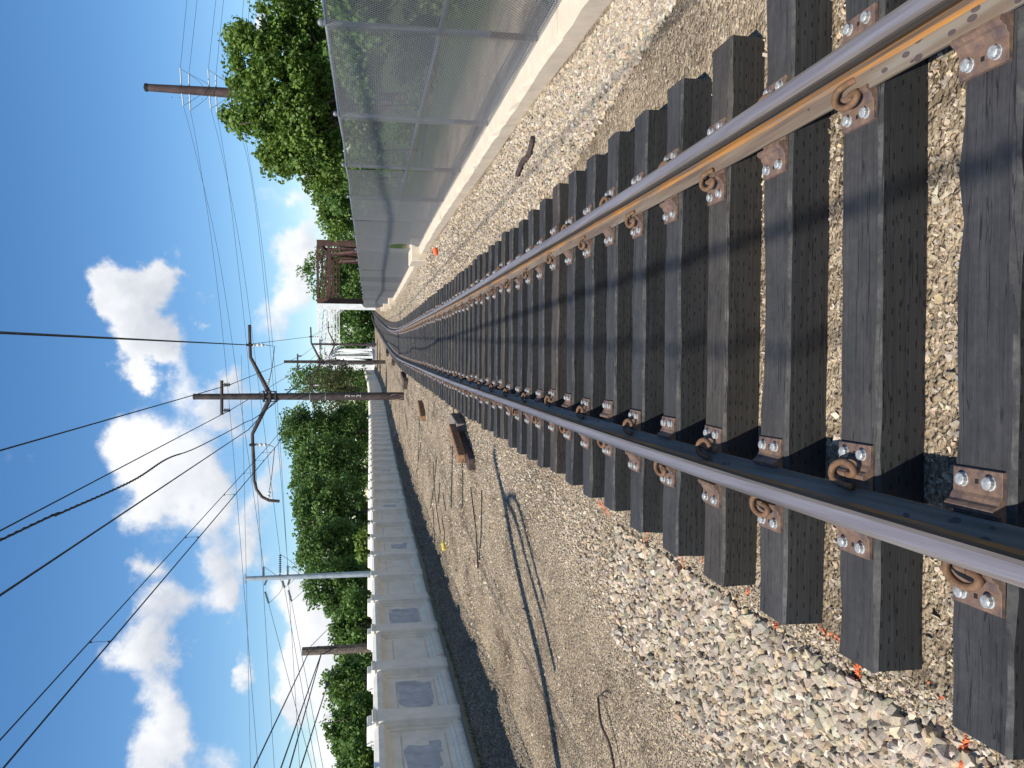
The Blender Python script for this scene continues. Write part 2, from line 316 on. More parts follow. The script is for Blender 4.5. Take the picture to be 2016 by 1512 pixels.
class MB:
    def __init__(s): s.v = []; s.f = []; s.m = []; s.mi = 0
    def add(s, vs, fs):
        o = len(s.v); s.v += [tuple(p) for p in vs]; s.f += [tuple(i + o for i in f) for f in fs]; s.m += [s.mi] * len(fs); return s
    def box(s, c, d, rot=None, taper=1.0):
        hx, hy, hz = d[0] / 2, d[1] / 2, d[2] / 2; vs = []
        for z in (-hz, hz):
            k = taper if z > 0 else 1
            for x, y in ((-hx, -hy), (hx, -hy), (hx, hy), (-hx, hy)): vs.append(Vector((x * k, y * k, z)))
        if rot is not None: vs = [rot @ p for p in vs]
        return s.add([p + Vector(c) for p in vs], [(3, 2, 1, 0), (4, 5, 6, 7), (0, 1, 5, 4), (1, 2, 6, 5), (2, 3, 7, 6), (3, 0, 4, 7)])
    def bar(s, a, b, w, h=None, upv=(0, 0, 1)):
        a = Vector(a); b = Vector(b); h = h or w; d = (b - a); L = d.length; z = d.normalized(); u = Vector(upv)
        if abs(z.dot(u)) > .98: u = Vector((0, 1, 0))
        x = u.cross(z).normalized(); y = z.cross(x)
        R = Matrix((x, y, z)).transposed()
        return s.box((a + b) / 2, (w, h, L), R)
    def tube(s, pts, r, n=8, caps=True):
        pts = [Vector(p) for p in pts]; rs = r if isinstance(r, (list, tuple)) else [r] * len(pts)
        rings = []; T0 = None
        for i, p in enumerate(pts):
            a = pts[max(i - 1, 0)]; b_ = pts[min(i + 1, len(pts) - 1)]; t_ = (b_ - a)
            t_ = t_.normalized() if t_.length > 1e-9 else Vector((0, 0, 1))
            if T0 is None:
                u = Vector((0, 0, 1)) if abs(t_.z) < .9 else Vector((1, 0, 0)); X = u.cross(t_).normalized()
            else:
                X = (X - t_ * X.dot(t_)).normalized()
            Y = t_.cross(X); T0 = t_
            rings.append([p + (X * math.cos(2 * math.pi * k / n) + Y * math.sin(2 * math.pi * k / n)) * rs[i] for k in range(n)])
        vs = [q for rg in rings for q in rg]; fs = []
        for i in range(len(pts) - 1):
            for k in range(n):
                k2 = (k + 1) % n; fs.append((i * n + k, i * n + k2, (i + 1) * n + k2, (i + 1) * n + k))
        if caps: fs.append(tuple(range(n - 1, -1, -1))); fs.append(tuple((len(pts) - 1) * n + k for k in range(n)))
        return s.add(vs, fs)
    def lathe(s, prof, c, axis=(0, 0, 1), n=12):
        c = Vector(c); z = Vector(axis).normalized(); u = Vector((1, 0, 0)) if abs(z.x) < .9 else Vector((0, 1, 0)); x = u.cross(z).normalized(); y = z.cross(x)
        vs = []; fs = []
        for r, h in prof:
            for k in range(n): a = 2 * math.pi * k / n; vs.append(c + z * h + (x * math.cos(a) + y * math.sin(a)) * r)
        for i in range(len(prof) - 1):
            for k in range(n): k2 = (k + 1) % n; fs.append((i * n + k, i * n + k2, (i + 1) * n + k2, (i + 1) * n + k))
        fs.append(tuple(range(n - 1, -1, -1))); fs.append(tuple((len(prof) - 1) * n + k for k in range(n)))
        return s.add(vs, fs)
    def prism(s, prof, y0, y1):
        """profile (x,z) counter-clockwise seen from -y, extruded along y"""
        n = len(prof); vs = [(x, y0, z) for x, z in prof] + [(x, y1, z) for x, z in prof]
        fs = [(k, (k + 1) % n, n + (k + 1) % n, n + k) for k in range(n)] + [tuple(range(n - 1, -1, -1)), tuple(n + k for k in range(n))]
        return s.add(vs, fs)
    def mesh(s, name, mats, smooth=False, bevel=0):
        me = bpy.data.meshes.new(name); me.from_pydata(s.v, [], s.f)
        mats = mats if isinstance(mats, (list, tuple)) else [mats]
        for q in mats: me.materials.append(MATS[q])
        if len(mats) > 1: me.polygons.foreach_set('material_index', s.m)
        bm = bmesh.new(); bm.from_mesh(me)
        if bevel:
            bmesh.ops.bevel(bm, geom=bm.edges[:], offset=bevel, segments=1, affect='EDGES', clamp_overlap=True)
        bmesh.ops.recalc_face_normals(bm, faces=bm.faces[:]); bm.to_mesh(me); bm.free()
        if smooth: me.polygons.foreach_set('use_smooth', [True] * len(me.polygons))
        me.update(); return me
    def build(s, name, mats, parent=None, smooth=False, bevel=0, loc=None):
        return link(name, s.mesh(name, mats, smooth, bevel), parent, loc)
def smooth_path(pts, n=5):
    P_ = [Vector(p) for p in pts]; out = []
    for i in range(len(P_) - 1):
        p0 = P_[max(i - 1, 0)]; p1 = P_[i]; p2 = P_[i + 1]; p3 = P_[min(i + 2, len(P_) - 1)]
        for k in range(n):
            t_ = k / n; out.append(.5 * ((2 * p1) + (p2 - p0) * t_ + (2 * p0 - 5 * p1 + 4 * p2 - p3) * t_ ** 2 + (3 * p1 - p0 - 3 * p2 + p3) * t_ ** 3))
    out.append(P_[-1]); return out
def copy_tree(o, parent=None):
    c = o.copy(); C.objects.link(c); c.parent = parent
    for ch in o.children: copy_tree(ch, c)
    return c

# ------------------------------------------------------------------ the lie of the land
TD = [-8, 1.5, 2.7, 8.83, 14.05, 19.8, 26.2, 33.4, 47.6, 62.5, 84, 105, 125, 142, 200]
TX = [.02, .30, .325, .54, .74, .985, 1.28, 1.60, 2.32, 3.35, 5.15, 7.15, 9.35, 11.2, 17.5]
def hermite(D, X):
    D = np.array(D, float); X = np.array(X, float); m_ = np.gradient(X, D)
    def f(d):
        d_ = np.clip(d, D[0], D[-1]); i = np.clip(np.searchsorted(D, d_) - 1, 0, len(D) - 2); h = D[i + 1] - D[i]; t_ = (d_ - D[i]) / h
        r = (2 * t_**3 - 3 * t_**2 + 1) * X[i] + (t_**3 - 2 * t_**2 + t_) * h * m_[i] + (-2 * t_**3 + 3 * t_**2) * X[i + 1] + (t_**3 - t_**2) * h * m_[i + 1]
        return r + np.where(d > D[-1], (d - D[-1]) * m_[-1], 0) + np.where(d < D[0], (d - D[0]) * m_[0], 0)
    return f
track_x = hermite(TD, TX)
lift = hermite([-10, 30, 80, 105, 125, 145, 200, 260], [0, 0, 0, .14, .48, .74, .95, .95])
wall_x = hermite([-10, 5, 11.5, 17.8, 25, 32.7, 52.9, 83.8, 110, 139, 200], [-5.9, -5.66, -5.53, -5.50, -5.32, -5.02, -4.05, -1.65, .35, 2.3, 7])
fence_x = hermite([-10, 6.6, 7.8, 10, 12.7, 16.4, 20.5, 34, 63, 97, 130, 141, 200], [2.2, 3.27, 3.36, 3.51, 3.69, 3.93, 4.2, 4.8, 6.35, 9.0, 12.4, 13.6, 20])
def ss(a, b_, x): t_ = np.clip((x - a) / (b_ - a), 0, 1); return t_ * t_ * (3 - 2 * t_)
def ground_z(x, d):
    w = x - wall_x(d); f = x - fence_x(d); L_ = lift(np.minimum(d, 200))
    z = L_ + .30 * (1 - ss(.05, .98, w))
    z = z - 2.6 * ss(.5, 5.0, -w) - .15 * ss(.3, 2.0, f) - 1.2 * ss(3, 12, f)
    e = np.abs(x - track_x(d))
    z = z + .045 * ss(1.35, 1.9, e) * (1 - ss(2.2, 3.2, e)) * np.where(x > track_x(d), 1.0, .7) + .02 * np.sin(x * 2.3 + d * .7) * ss(1.6, 2.5, e)
    return z - 6.0 * ss(150, 166, d)
# ground sheet
dl = np.concatenate([np.arange(-12, 24, .35), np.arange(24, 70, 1.2), np.arange(70, 150, 3), np.arange(150, 170, 2), np.array([175, 190, 220, 260, 320, 400, 600, 900, 1500, 2500, 4000])])
lo = [-2500, -800, -300, -120, -60, -30, -16, -9, -5, -3.5, -2.2, -1.2, -.6, -.25, 0, .12, .25, .4, .55, .7, .85, 1.0, 1.25]
ro = [-.25, 0, .3, .8, 1.5, 3, 5, 8, 12, 20, 40, 90, 250, 700, 2500]
rows = []; zone = []
for d in dl:
    w = float(wall_x(min(d, 170))); f = float(fence_x(min(d, 170)))
    xs = np.concatenate([w + np.array(lo), np.linspace(w + 1.5, f - .35, 26), f + np.array(ro)])
    rows.append(np.stack([xs, np.full_like(xs, d), ground_z(xs, np.full_like(xs, d))], 1))
    zone.append(np.clip(ss(.5, 1.5, w - xs) + ss(1.6, 3.0, xs - f) + ss(150, 160, np.full_like(xs, d)), 0, 1))
nr, nc = len(rows), len(rows[0]); GV = np.concatenate(rows)
ii, jj = np.meshgrid(np.arange(nr - 1), np.arange(nc - 1), indexing='ij'); q = (ii * nc + jj).ravel()
GF = np.stack([q, q + 1, q + nc + 1, q + nc], 1)
g = link('ground', np_mesh('ground', GV, GF, 'ground', np.concatenate(zone), 'zone', True)); tag(g, None, None, kind='structure')

# ------------------------------------------------------------------ track
TIE_H = .18; PLATE = .014; RAIL_Z = TIE_H + PLATE + .004
HALF = .7525
def track_frame(d):
    x = float(track_x(d)); s_ = float(track_x(d + .3) - track_x(d - .3)) / .6; return x, math.atan(s_), float(lift(d))
rail_prof = [(-.070, 0, 3), (.070, 0, 3), (.070, .010, 3), (.045, .017, 3), (.018, .028, 5), (.0085, .042, 5), (.0080, .075, 2), (.0095, .112, 2), (.020, .124, 1), (.0345, .130, 1), (.0355, .155, 1), (.032, .164, 4), (.020, .1685, 0), (0, .170, 0),
             (-.018, .1685, 4), (-.032, .164, 1), (-.0355, .155, 1), (-.0345, .130, 1), (-.020, .124, 2), (-.0095, .112, 2), (-.0080, .075, 5), (-.0085, .042, 5), (-.018, .028, 3), (-.045, .017, 3), (-.070, .010, 3)]
rd = np.concatenate([np.arange(-4, 40, .5), np.arange(40, 200, 1.5)])
for sgn, lab in ((-1, 'left running rail, shaded inner side, grey worn head, seen along the wall side'), (1, 'right running rail with sunlit orange rusty web on the fence side')):
    V_ = []; n = len(rail_prof)
    for d in rd:
        x, a, z = track_frame(d)
        for px_, pz_, _ in rail_prof:
            o = sgn * HALF + px_; V_.append((x + o * math.cos(a), d - o * math.sin(a), z + RAIL_Z + pz_))
    F_ = []; MI = []
    for i in range(len(rd) - 1):
        for k in range(n):
            k2 = (k + 1) % n; F_.append((i * n + k, i * n + k2, (i + 1) * n + k2, (i + 1) * n + k)); MI.append(rail_prof[k][2])
    me = np_mesh('rail', V_, F_, ['rail_head', 'rail_side', 'rail_web', 'rail_foot', 'rail_shoulder', 'rail_fillet'], matidx=MI)
    tag(link('rail', me), lab, 'rail', 'running rails')

# tie meshes, a few with uneven edges
def tie_mesh(seed):
    r = random.Random(seed); bm = bmesh.new(); L = 2.66; Wd = .228; H = TIE_H
    nx = 19; prof = [(-.5, 0), (-.5, .94), (-.465, 1), (.465, 1), (.5, .94), (.5, 0)]
    ring = []
    for i in range(nx):
        x = -L / 2 + L * i / (nx - 1); jw = r.uniform(-.004, .004); jh = r.uniform(-.003, .003); e1 = r.uniform(0, .02) if r.random() < .35 else r.uniform(0, .006); e2 = r.uniform(0, .02) if r.random() < .35 else r.uniform(0, .006)
        row = []
        for j, (u, h) in enumerate(prof):
            y = u * Wd + jw; z = h * H + (jh if h > .5 else 0)
            if j == 2: y += e1
            if j == 1: z -= e1 * .6
            if j == 3: y -= e2
            if j == 4: z -= e2 * .6
            row.append(bm.verts.new((x + (r.uniform(-.006, .006) if i in (0, nx - 1) else 0), y, z)))
        ring.append(row)
    for i in range(nx - 1):
        for j in range(len(prof) - 1): bm.faces.new((ring[i][j], ring[i + 1][j], ring[i + 1][j + 1], ring[i][j + 1]))
        bm.faces.new((ring[i][5], ring[i + 1][5], ring[i + 1][0], ring[i][0]))
    bm.faces.new(ring[0]); bm.faces.new(ring[-1][::-1])
    bmesh.ops.recalc_face_normals(bm, faces=bm.faces[:])
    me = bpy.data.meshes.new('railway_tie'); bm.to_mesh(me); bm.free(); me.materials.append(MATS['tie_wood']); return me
TIES = [tie_mesh(i) for i in range(9)]
# rolled tie plate with two shoulders
half = [(.0, .014), (.0725, .014), (.0745, .030), (.080, .042), (.092, .045), (.101, .036), (.106, .026), (.118, .022), (.128, .0145), (.196, .0135), (.198, .0)]
pl_prof = [(-x, z) for x, z in half[::-1]][:-1] + half
pm = MB().prism(pl_prof[::-1], -.094, .094); ME_PLATE = pm.mesh('tie_plate', 'plate_steel', bevel=.0012)
bm_ = MB(); bm_.lathe([(.021, 0), (.021, .003), (.0185, .004), (.0185, .016), (.015, .019), (.008, .0205)], (0, 0, 0), n=10); ME_BOLT = bm_.mesh('bolt', 'bolt_zinc')
hm = MB().box((0, 0, .0006), (.014, .014, .0012)); ME_HOLE_TILE = hm.mesh('hole_shade_tile', 'black_iron')  # raised black tile painted as the shade inside a spike hole
cp = smooth_path([(.046, -.036, .044), (.050, .010, .052), (.062, .048, .060), (.090, .062, .062), (.118, .046, .058), (.132, .006, .054), (.126, -.036, .052), (.106, -.056, .050), (.092, -.040, .046), (.089, -.004, .042)], 4)
ME_CLIP = MB().tube(cp, .0125, 8).mesh('spring_clip', 'clip_rust', smooth=True)
cpl = smooth_path([(.046, -.036, .044), (.062, .048, .060), (.118, .046, .058), (.126, -.036, .052), (.089, -.004, .042)], 2)
ME_CLIP_LO = MB().tube(cpl, .0105, 4).mesh('spring_clip', 'clip_rust')
bl = MB()
for sx_ in (-1, 1):
    for sy_ in (-1, 1): bl.box((sx_ * .162, sy_ * .052, .022), (.036, .036, .02))
bl.mi = 1; bl.prism([(-.198, 0), (.198, 0), (.198, .0135), (.118, .022), (.092, .045), (.0725, .014), (-.0725, .014), (-.092, .045), (-.118, .022), (-.198, .0135)], -.094, .094)
ME_PLATE_LO = bl.mesh('tie_plate', ['bolt_zinc', 'plate_steel'])
TENS = {20: 'twent', 30: 'thirt', 40: 'fort', 50: 'fift'}
def ordinal(n_):
    if n_ < 20: return ORD[n_]
    m__ = n_ + 1; t10 = m__ // 10 * 10; u_ = m__ % 10
    if t10 >= 60: return 'sixtieth' if u_ == 0 else 'sixty-' + ORD[u_ - 1].replace('nearest', 'first')
    return TENS[t10] + 'ieth' if u_ == 0 else TENS[t10] + 'y-' + ORD[u_ - 1].replace('nearest', 'first')
ORD = ['nearest', 'second', 'third', 'fourth', 'fifth', 'sixth', 'seventh', 'eighth', 'ninth', 'tenth', 'eleventh', 'twelfth', 'thirteenth', 'fourteenth', 'fifteenth', 'sixteenth', 'seventeenth', 'eighteenth', 'nineteenth', 'twentieth']
TIE_D = []; d = 2.018 - .602
while d < 150:
    TIE_D.append(d); d += .602 * (1.5 if 33.2 < d < 33.9 else 1) + random.uniform(-.012, .012)
BROWN = {5, 9, 14}
for k, d in enumerate(TIE_D):
    x, a, z = track_frame(d); root = link('railway_tie', TIES[(k * 5) % 9])
    root.location = (x + random.uniform(-.025, .025), d, z + random.uniform(-.003, .001)); root.rotation_euler = (0, 0, -a + random.uniform(-.006, .006))
    vis = k - 1
    if k == 0: lab = 'black timber tie cut off by the frame edge at the viewer\'s feet'
    elif vis < 66: lab = f'creosoted timber railway tie, {ordinal(vis)} whole tie counting from the viewer'
    else: lab = 'distant dark timber tie on the bend beyond the first mast'
    tag(root, lab, 'railway tie', 'railway ties' if vis < 66 else 'ties on the far bend')
    near = k < 26
    for s_ in (-1, 1):
        if d > 75 : break
        p = link('tie_plate', ME_PLATE if near else ME_PLATE_LO, root, (s_ * HALF, 0, TIE_H + .0005), (0, 0, random.uniform(-.02, .02)))
        if near:
            for ox in (-.162, .162):
                for oy in (-.052, .052): link('bolt', ME_BOLT, p, (ox, oy, .0135), (random.uniform(-.06, .06), random.uniform(-.06, .06), random.uniform(0, 3)))
                link('hole_shade_tile', ME_HOLE_TILE, p, (ox, 0, .0135))
        gauge = (k % 2 == 0)                       # clips sit inside the gauge on one tie, outside it on the next
        inner = -s_; side = inner if gauge else -inner
        if d < 45:
            c = link('spring_clip', ME_CLIP if near else ME_CLIP_LO, p, (0, 0, 0)); c.scale = (side, 1, 1)

# ------------------------------------------------------------------ ballast stones (nobody could count them)
def hull_variant(seed, n=11):
    r = random.Random(seed); bm = bmesh.new()
    sc = (r.uniform(.75, 1.2), r.uniform(.6, 1.0), r.uniform(.45, .8))
    for _ in range(n):
        v = Vector((r.gauss(0, 1), r.gauss(0, 1), r.gauss(0, 1))).normalized() * r.uniform(.75, 1.05); bm.verts.new((v.x * sc[0], v.y * sc[1], v.z * sc[2]))
    res = bmesh.ops.convex_hull(bm, input=bm.verts[:]); bmesh.ops.delete(bm, geom=[e for e in res['geom_interior'] if isinstance(e, bmesh.types.BMVert)], context='VERTS')
    bmesh.ops.triangulate(bm, faces=bm.faces[:]); bm.verts.index_update()
    V_ = np.array([v.co[:] for v in bm.verts], np.float32); F_ = np.array([[v.index for v in f.verts] for f in bm.faces], np.int32); bm.free(); return V_, F_
ROCK = [hull_variant(100 + i, 15) for i in range(16)]; PEB = [hull_variant(200 + i, 7) for i in range(8)]
PAL = np.array([(.47, .40, .31), (.40, .345, .27), (.32, .29, .25), (.53, .47, .38), (.24, .22, .195), (.44, .345, .235), (.17, .16, .145), (.60, .545, .46), (.37, .30, .22), (.27, .265, .255), (.50, .39, .25), (.42, .37, .30)], np.float32)
PAL = PAL.mean(0) * np.array([1.12, 1.08, 1.02]) + (PAL - PAL.mean(0)) * .72
MARKS = [((-1.12, 2.30), (-1.22, 2.29)), ((-1.0, 2.53), (-1.03, 2.42)), ((-1.09, 2.88), (-1.19, 2.87)), ((-1.01, 3.24), (-1.03, 3.02)), ((-1.08, 3.53), (-1.20, 3.50)), ((-.99, 3.82), (-1.04, 3.80)), ((-1.04, 4.09), (-1.06, 4.05)), ((-1.04, 4.69), (-1.15, 4.64)), ((-.96, 4.42), (-1.0, 4.38)), ((-.99, 5.33), (-1.11, 5.29)), ((-.96, 6.5), (-1.04, 6.2)), ((-.98, 5.0), (-1.03, 5.0))]
def scatter(name, X, D, R, variants, bury=.35, paint=True, pal=PAL, dark=1.0, zoff=0.0):
    n = len(X); Z = ground_z(X, D) + R * (.5 - bury) * .8 + zoff
    which = rng.integers(0, len(variants), n)
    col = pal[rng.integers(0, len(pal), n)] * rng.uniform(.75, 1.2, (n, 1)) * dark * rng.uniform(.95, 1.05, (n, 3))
    if paint:
        for (x0, d0), (x1, d1) in MARKS:
            ax = x1 - x0; ad = d1 - d0; L2 = ax * ax + ad * ad; t_ = np.clip(((X - x0) * ax + (D - d0) * ad) / L2, 0, 1)
            dist = np.hypot(X - x0 - t_ * ax, D - d0 - t_ * ad)
            hit = (dist < (.010 + .012 * rng.random(n))) & (R < .034); col[hit] = np.array((.80, .19, .075)) * rng.uniform(.75, 1.1, (hit.sum(), 1))
    VV = []; FF = []; CC = []; off = 0
    for w in range(len(variants)):
        idx = np.nonzero(which == w)[0]
        if not len(idx): continue
        bv, bf = variants[w]; m_ = len(idx)
        q_ = rng.normal(size=(m_, 4)); q_ /= np.linalg.norm(q_, axis=1, keepdims=True); q_[:, 0] += .0
        a, b_, c, d_ = q_.T
        Rm = np.stack([np.stack([1 - 2 * (c*c + d_*d_), 2 * (b_*c - d_*a), 2 * (b_*d_ + c*a)], -1), np.stack([2 * (b_*c + d_*a), 1 - 2 * (b_*b_ + d_*d_), 2 * (c*d_ - b_*a)], -1), np.stack([2 * (b_*d_ - c*a), 2 * (c*d_ + b_*a), 1 - 2 * (b_*b_ + c*c)], -1)], 1)
        P_ = np.einsum('mij,vj->mvi', Rm, bv) * R[idx][:, None, None]
        P_ += np.stack([X[idx], D[idx], Z[idx]], -1)[:, None, :]
        VV.append(P_.reshape(-1, 3)); FF.append((bf[None] + (np.arange(m_) * len(bv))[:, None, None] + off).reshape(-1, 3)); off += m_ * len(bv)
        cc = np.ones((m_, len(bv), 4), np.float32); cc[:, :, :3] = col[idx][:, None, :]; CC.append(cc.reshape(-1, 4))
    return np_mesh(name, np.concatenate(VV), np.concatenate(FF), 'stone', np.concatenate(CC))
def rnd_d(n, d0, d1, power=2.0):
    """more points near the viewer, where they show largest"""
    u = rng.random(n); e = 1 - power
    return (d0 ** e + u * (d1 ** e - d0 ** e)) ** (1 / e)
def clear_ties(X, D, margin=0):
    td = np.array(TIE_D); i = np.clip(np.searchsorted(td, D), 1, len(td) - 1)
    near = np.minimum(np.abs(D - td[i]), np.abs(D - td[i - 1])); inside = (np.abs(X - track_x(D)) < 1.33 + margin) & (near < .114 + margin)
    return ~inside
def lay(name, label, cat, parts):
    objs = []
    for (X, D, R, var, kw) in parts:
        objs.append((X, D, R, var, kw))
    root = empty(name); tag(root, label, cat, kind='stuff')
    for X, D, R, var, kw in objs: o = link('stone', scatter('stones', X, D, R, var, **kw), root); o['kind'] = 'stuff'
    return root
parts = []
# cribs between the ties
n = 26000; D = rnd_d(n, 1.3, 16, 1.6); X = track_x(D) + rng.uniform(-1.34, 1.34, n); R = rng.uniform(.006, .020, n) * np.clip(D / 5, 1, 1.8); R[rng.random(n) < .10] *= 1.8
k = clear_ties(X, D, R); parts.append((X[k], D[k], R[k], PEB, dict(bury=.45)))
# loose heap at the left tie ends
n = 15000; D = rnd_d(n, 1.8, 15, 1.9); e = rng.random(n) ** .9; wd = np.interp(D, [1.8, 3, 5, 8, 15], [1.7, 1.6, 1.35, 1.1, 1.0]); st = np.interp(D, [1.8, 4, 15], [.02, .06, .05])
X = track_x(D) - 1.34 - st - e * wd; R = rng.uniform(.014, .040, n) * np.interp(e, [0, .2, .5, 1], [.45, 1.0, .85, .28]) * np.interp(D, [2, 4, 8], [1.05, .9, .7]); k = (R > 0)
parts.append((X, D, R, ROCK, dict(bury=.25, zoff=.0)))
n = 4200; D = rnd_d(n, 1.9, 6.0, 1.6); e = rng.random(n) ** 1.3; X = track_x(D) - 1.50 - e * .9; R = rng.uniform(.018, .044, n); parts.append((X, D, R, ROCK, dict(bury=-.02)))
# ballast shoulder on the fence side
n = 21000; D = rnd_d(n, 3.2, 34, 1.75); lo_ = track_x(D) + 1.38 + np.interp(D, [3, 5, 7, 9], [.75, .5, .18, .02]); hi_ = fence_x(D) - .32
X = lo_ + rng.random(n) * (hi_ - lo_); R = rng.uniform(.014, .036, n) * np.clip(D / 14, 1, 1.7); parts.append((X, D, R, ROCK, dict(bury=.2)))
n = 6000; D = rnd_d(n, 3.2, 14, 1.75); lo_ = track_x(D) + 1.6 + np.interp(D, [3, 5, 7, 9], [.75, .5, .2, .05]); hi_ = fence_x(D) - .35
X = lo_ + rng.random(n) * (hi_ - lo_); R = rng.uniform(.016, .034, n); parts.append((X, D, R, ROCK, dict(bury=-.02)))
n = 26000; D = rnd_d(n, 2.2, 22, 1.7); e = rng.random(n) ** 1.5; X = track_x(D) - 1.36 - e * 2.6; R = rng.uniform(.006, .017, n) * np.clip(D / 8, 1, 1.8); parts.append((X, D, R, PEB, dict(bury=.25)))
n = 9000; D = rnd_d(n, 28, 95, 1.5); lo_ = track_x(D) + 1.4; hi_ = fence_x(D) - .3; X = lo_ + rng.random(n) * (hi_ - lo_); R = rng.uniform(.03, .055, n); parts.append((X, D, R, PEB, dict(bury=.3, paint=False)))
n = 9000; D = rnd_d(n, 28, 100, 1.5); lo_ = wall_x(D) + .8; hi_ = track_x(D) - 1.4; X = lo_ + rng.random(n) * (hi_ - lo_); R = rng.uniform(.022, .045, n); parts.append((X, D, R, PEB, dict(bury=.35, paint=False)))
# fines on the packed walkway and by the right tie ends
n = 52000; D = rnd_d(n, 2.6, 36, 1.6); X = wall_x(D) + .9 + rng.random(n) * (track_x(D) - 1.4 - wall_x(D) - .9); R = rng.uniform(.005, .013, n) * np.clip(D / 7, 1, 2.4); R[rng.random(n) < .09] *= 2.0
parts.append((X, D, R, PEB, dict(bury=.4, dark=1.05)))
n = 5000; D = rnd_d(n, 2.8, 9, 1.6); X = track_x(D) + 1.36 + rng.random(n) * .8; R = rng.uniform(.005, .014, n); parts.append((X, D, R, PEB, dict(bury=.4, dark=.9)))
lay('ballast', 'loose tan and grey crushed stone ballast around the track', 'ballast', parts)
parts = []
n = 24000; D = rnd_d(n, 4.5, 55, 1.6); X = wall_x(D) + .2 + rng.random(n) * .95; R = rng.uniform(.014, .030, n) * np.clip(D / 16, 1, 1.8); parts.append((X, D, R, ROCK, dict(bury=.25, paint=False, dark=.50)))  # dark stones, tone lowered further to deepen the wall's shadow across its width
lay('gravel_strip', 'strip of coarse dark gravel along the foot of the white wall, darkened further for its shade', 'gravel', parts)

# ------------------------------------------------------------------ white concrete parapet wall
wall = empty('parapet_wall'); tag(wall, 'long white concrete parapet wall with piers and recessed panels on the left', 'wall')
WB = .30; PT = 1.91; CT = 1.80
def arc_stations(fx, d0, d1, step):
    out = [d0]
    while out[-1] < d1:
        d = out[-1]; s_ = float(fx(d + .1) - fx(d - .1)) / .2; out.append(d + step / math.hypot(1, s_))
    return out
PIER_D = arc_stations(wall_x, 13.53 - 2.4 * 5, 139, 2.4)
# local frame: x out of the face (towards the track), y along the wall, z up from the foot
pier = MB(); Hp = PT - WB
pier.box((-.13, 0, (Hp - .16) / 2 - .1), (.42, .46, Hp - .16 + .2)); pier.box((-.15, 0, Hp - .12), (.47, .50, .08 - .002)); pier.box((-.17, 0, Hp - .04), (.36, .42, .08), taper=.93)
ME_PIER = pier.mesh('pier', 'wall_white', bevel=.012)
def panel_mesh(plen, Hc):
    mb = MB(); L = plen / 2
    z0, z1 = 0.0, Hc - .17
    loops = [((-L, z0), (L, z1), 0.0), ((-L + .03, z0 + .22), (L - .03, z1 - .03), 0.0), ((-L + .03, z0 + .22), (L - .03, z1 - .03), -.055), ((-L + .09, z0 + .28), (L - .09, z1 - .09), -.055), ((-L + .09, z0 + .28), (L - .09, z1 - .09), -.09),
             ((-L + .21, z0 + .36), (L - .21, z1 - .24), -.09), ((-L + .225, z0 + .375), (L - .225, z1 - .255), -.115), ((-L + .24, z0 + .39), (L - .24, z1 - .27), -.08)]
    vs = []; fs = []
    for (a, b_, x) in loops: vs += [(x, a[0], a[1]), (x, b_[0], a[1]), (x, b_[0], b_[1]), (x, a[0], b_[1])]
    for i in range(len(loops) - 1):
        for k in range(4): k2 = (k + 1) % 4; fs.append((i * 4 + k, i * 4 + k2, i * 4 + 4 + k2, i * 4 + 4 + k))
    e = (len(loops) - 1) * 4; fs.append((e, e + 1, e + 2, e + 3)); mb.add(vs, fs)
    mb.box((-.24, 0, (z1 - .1) / 2 - .05), (.22, plen, z1 + .2))
    return mb.mesh('panel', 'wall_white')
ME_PANEL = panel_mesh(1.94, CT - WB)
cop = MB(); Hc = CT - WB; cop.prism([(-.34, Hc - .17), (.03, Hc - .17), (.03, Hc - .075), (-.06, Hc), (-.26, Hc), (-.34, Hc - .06)], -.965, .965); ME_COPE = cop.mesh('coping', 'wall_white', bevel=.006)
ft = MB(); ft.box((.075, 0, -.03), (.17, 2.395, .22)); ME_FOOT = ft.mesh('footing', 'wall_base', bevel=.012)
chip_rng = random.Random(5)
PANELS = []
for i in range(len(PIER_D) - 1):
    d0, d1 = PIER_D[i], PIER_D[i + 1]; dm = (d0 + d1) / 2
    s_ = float(wall_x(d1) - wall_x(d0)) / (d1 - d0); a = -math.atan(s_); z = float(lift(dm)) + WB
    link('pier', ME_PIER, wall, (float(wall_x(d0)) + .0, d0, float(lift(d0)) + WB), (0, 0, a))
    p = link('panel', ME_PANEL, wall, (float(wall_x(dm)), dm, z), (0, 0, a)); PANELS.append((dm, p, a, z))
    link('coping', ME_COPE, wall, (float(wall_x(dm)), dm, z), (0, 0, a))
    if d0 < 90: link('footing', ME_FOOT, wall, (float(wall_x(dm)), dm, z + random.uniform(-.03, .015)), (0, 0, a))
def blob_patch(seed, w, h, steps=30, jag=.11, squarish=.72):
    r = random.Random(seed); pts = []
    for k in range(steps):
        a = 2 * math.pi * k / steps; c_, s_ = math.cos(a), math.sin(a)
        q_ = squarish; rx = math.copysign(abs(c_) ** (1 - q_), c_); rz = math.copysign(abs(s_) ** (1 - q_), s_); j = 1 + r.uniform(-jag, jag)
        pts.append((rx * w / 2 * j, rz * h / 2 * j))
    return pts
def patch(parent, name, pts, cy, cz, x, mat):
    mb = MB(); n_ = len(pts); mb.add([(x, cy + p, cz + q_) for p, q_ in pts] + [(x - .002, cy + p, cz + q_) for p, q_ in pts], [tuple(range(n_)), tuple(range(2 * n_ - 1, n_ - 1, -1))] + [(k, (k + 1) % n_, n_ + (k + 1) % n_, n_ + k) for k in range(n_)])
    return mb.build(name, mat, parent)
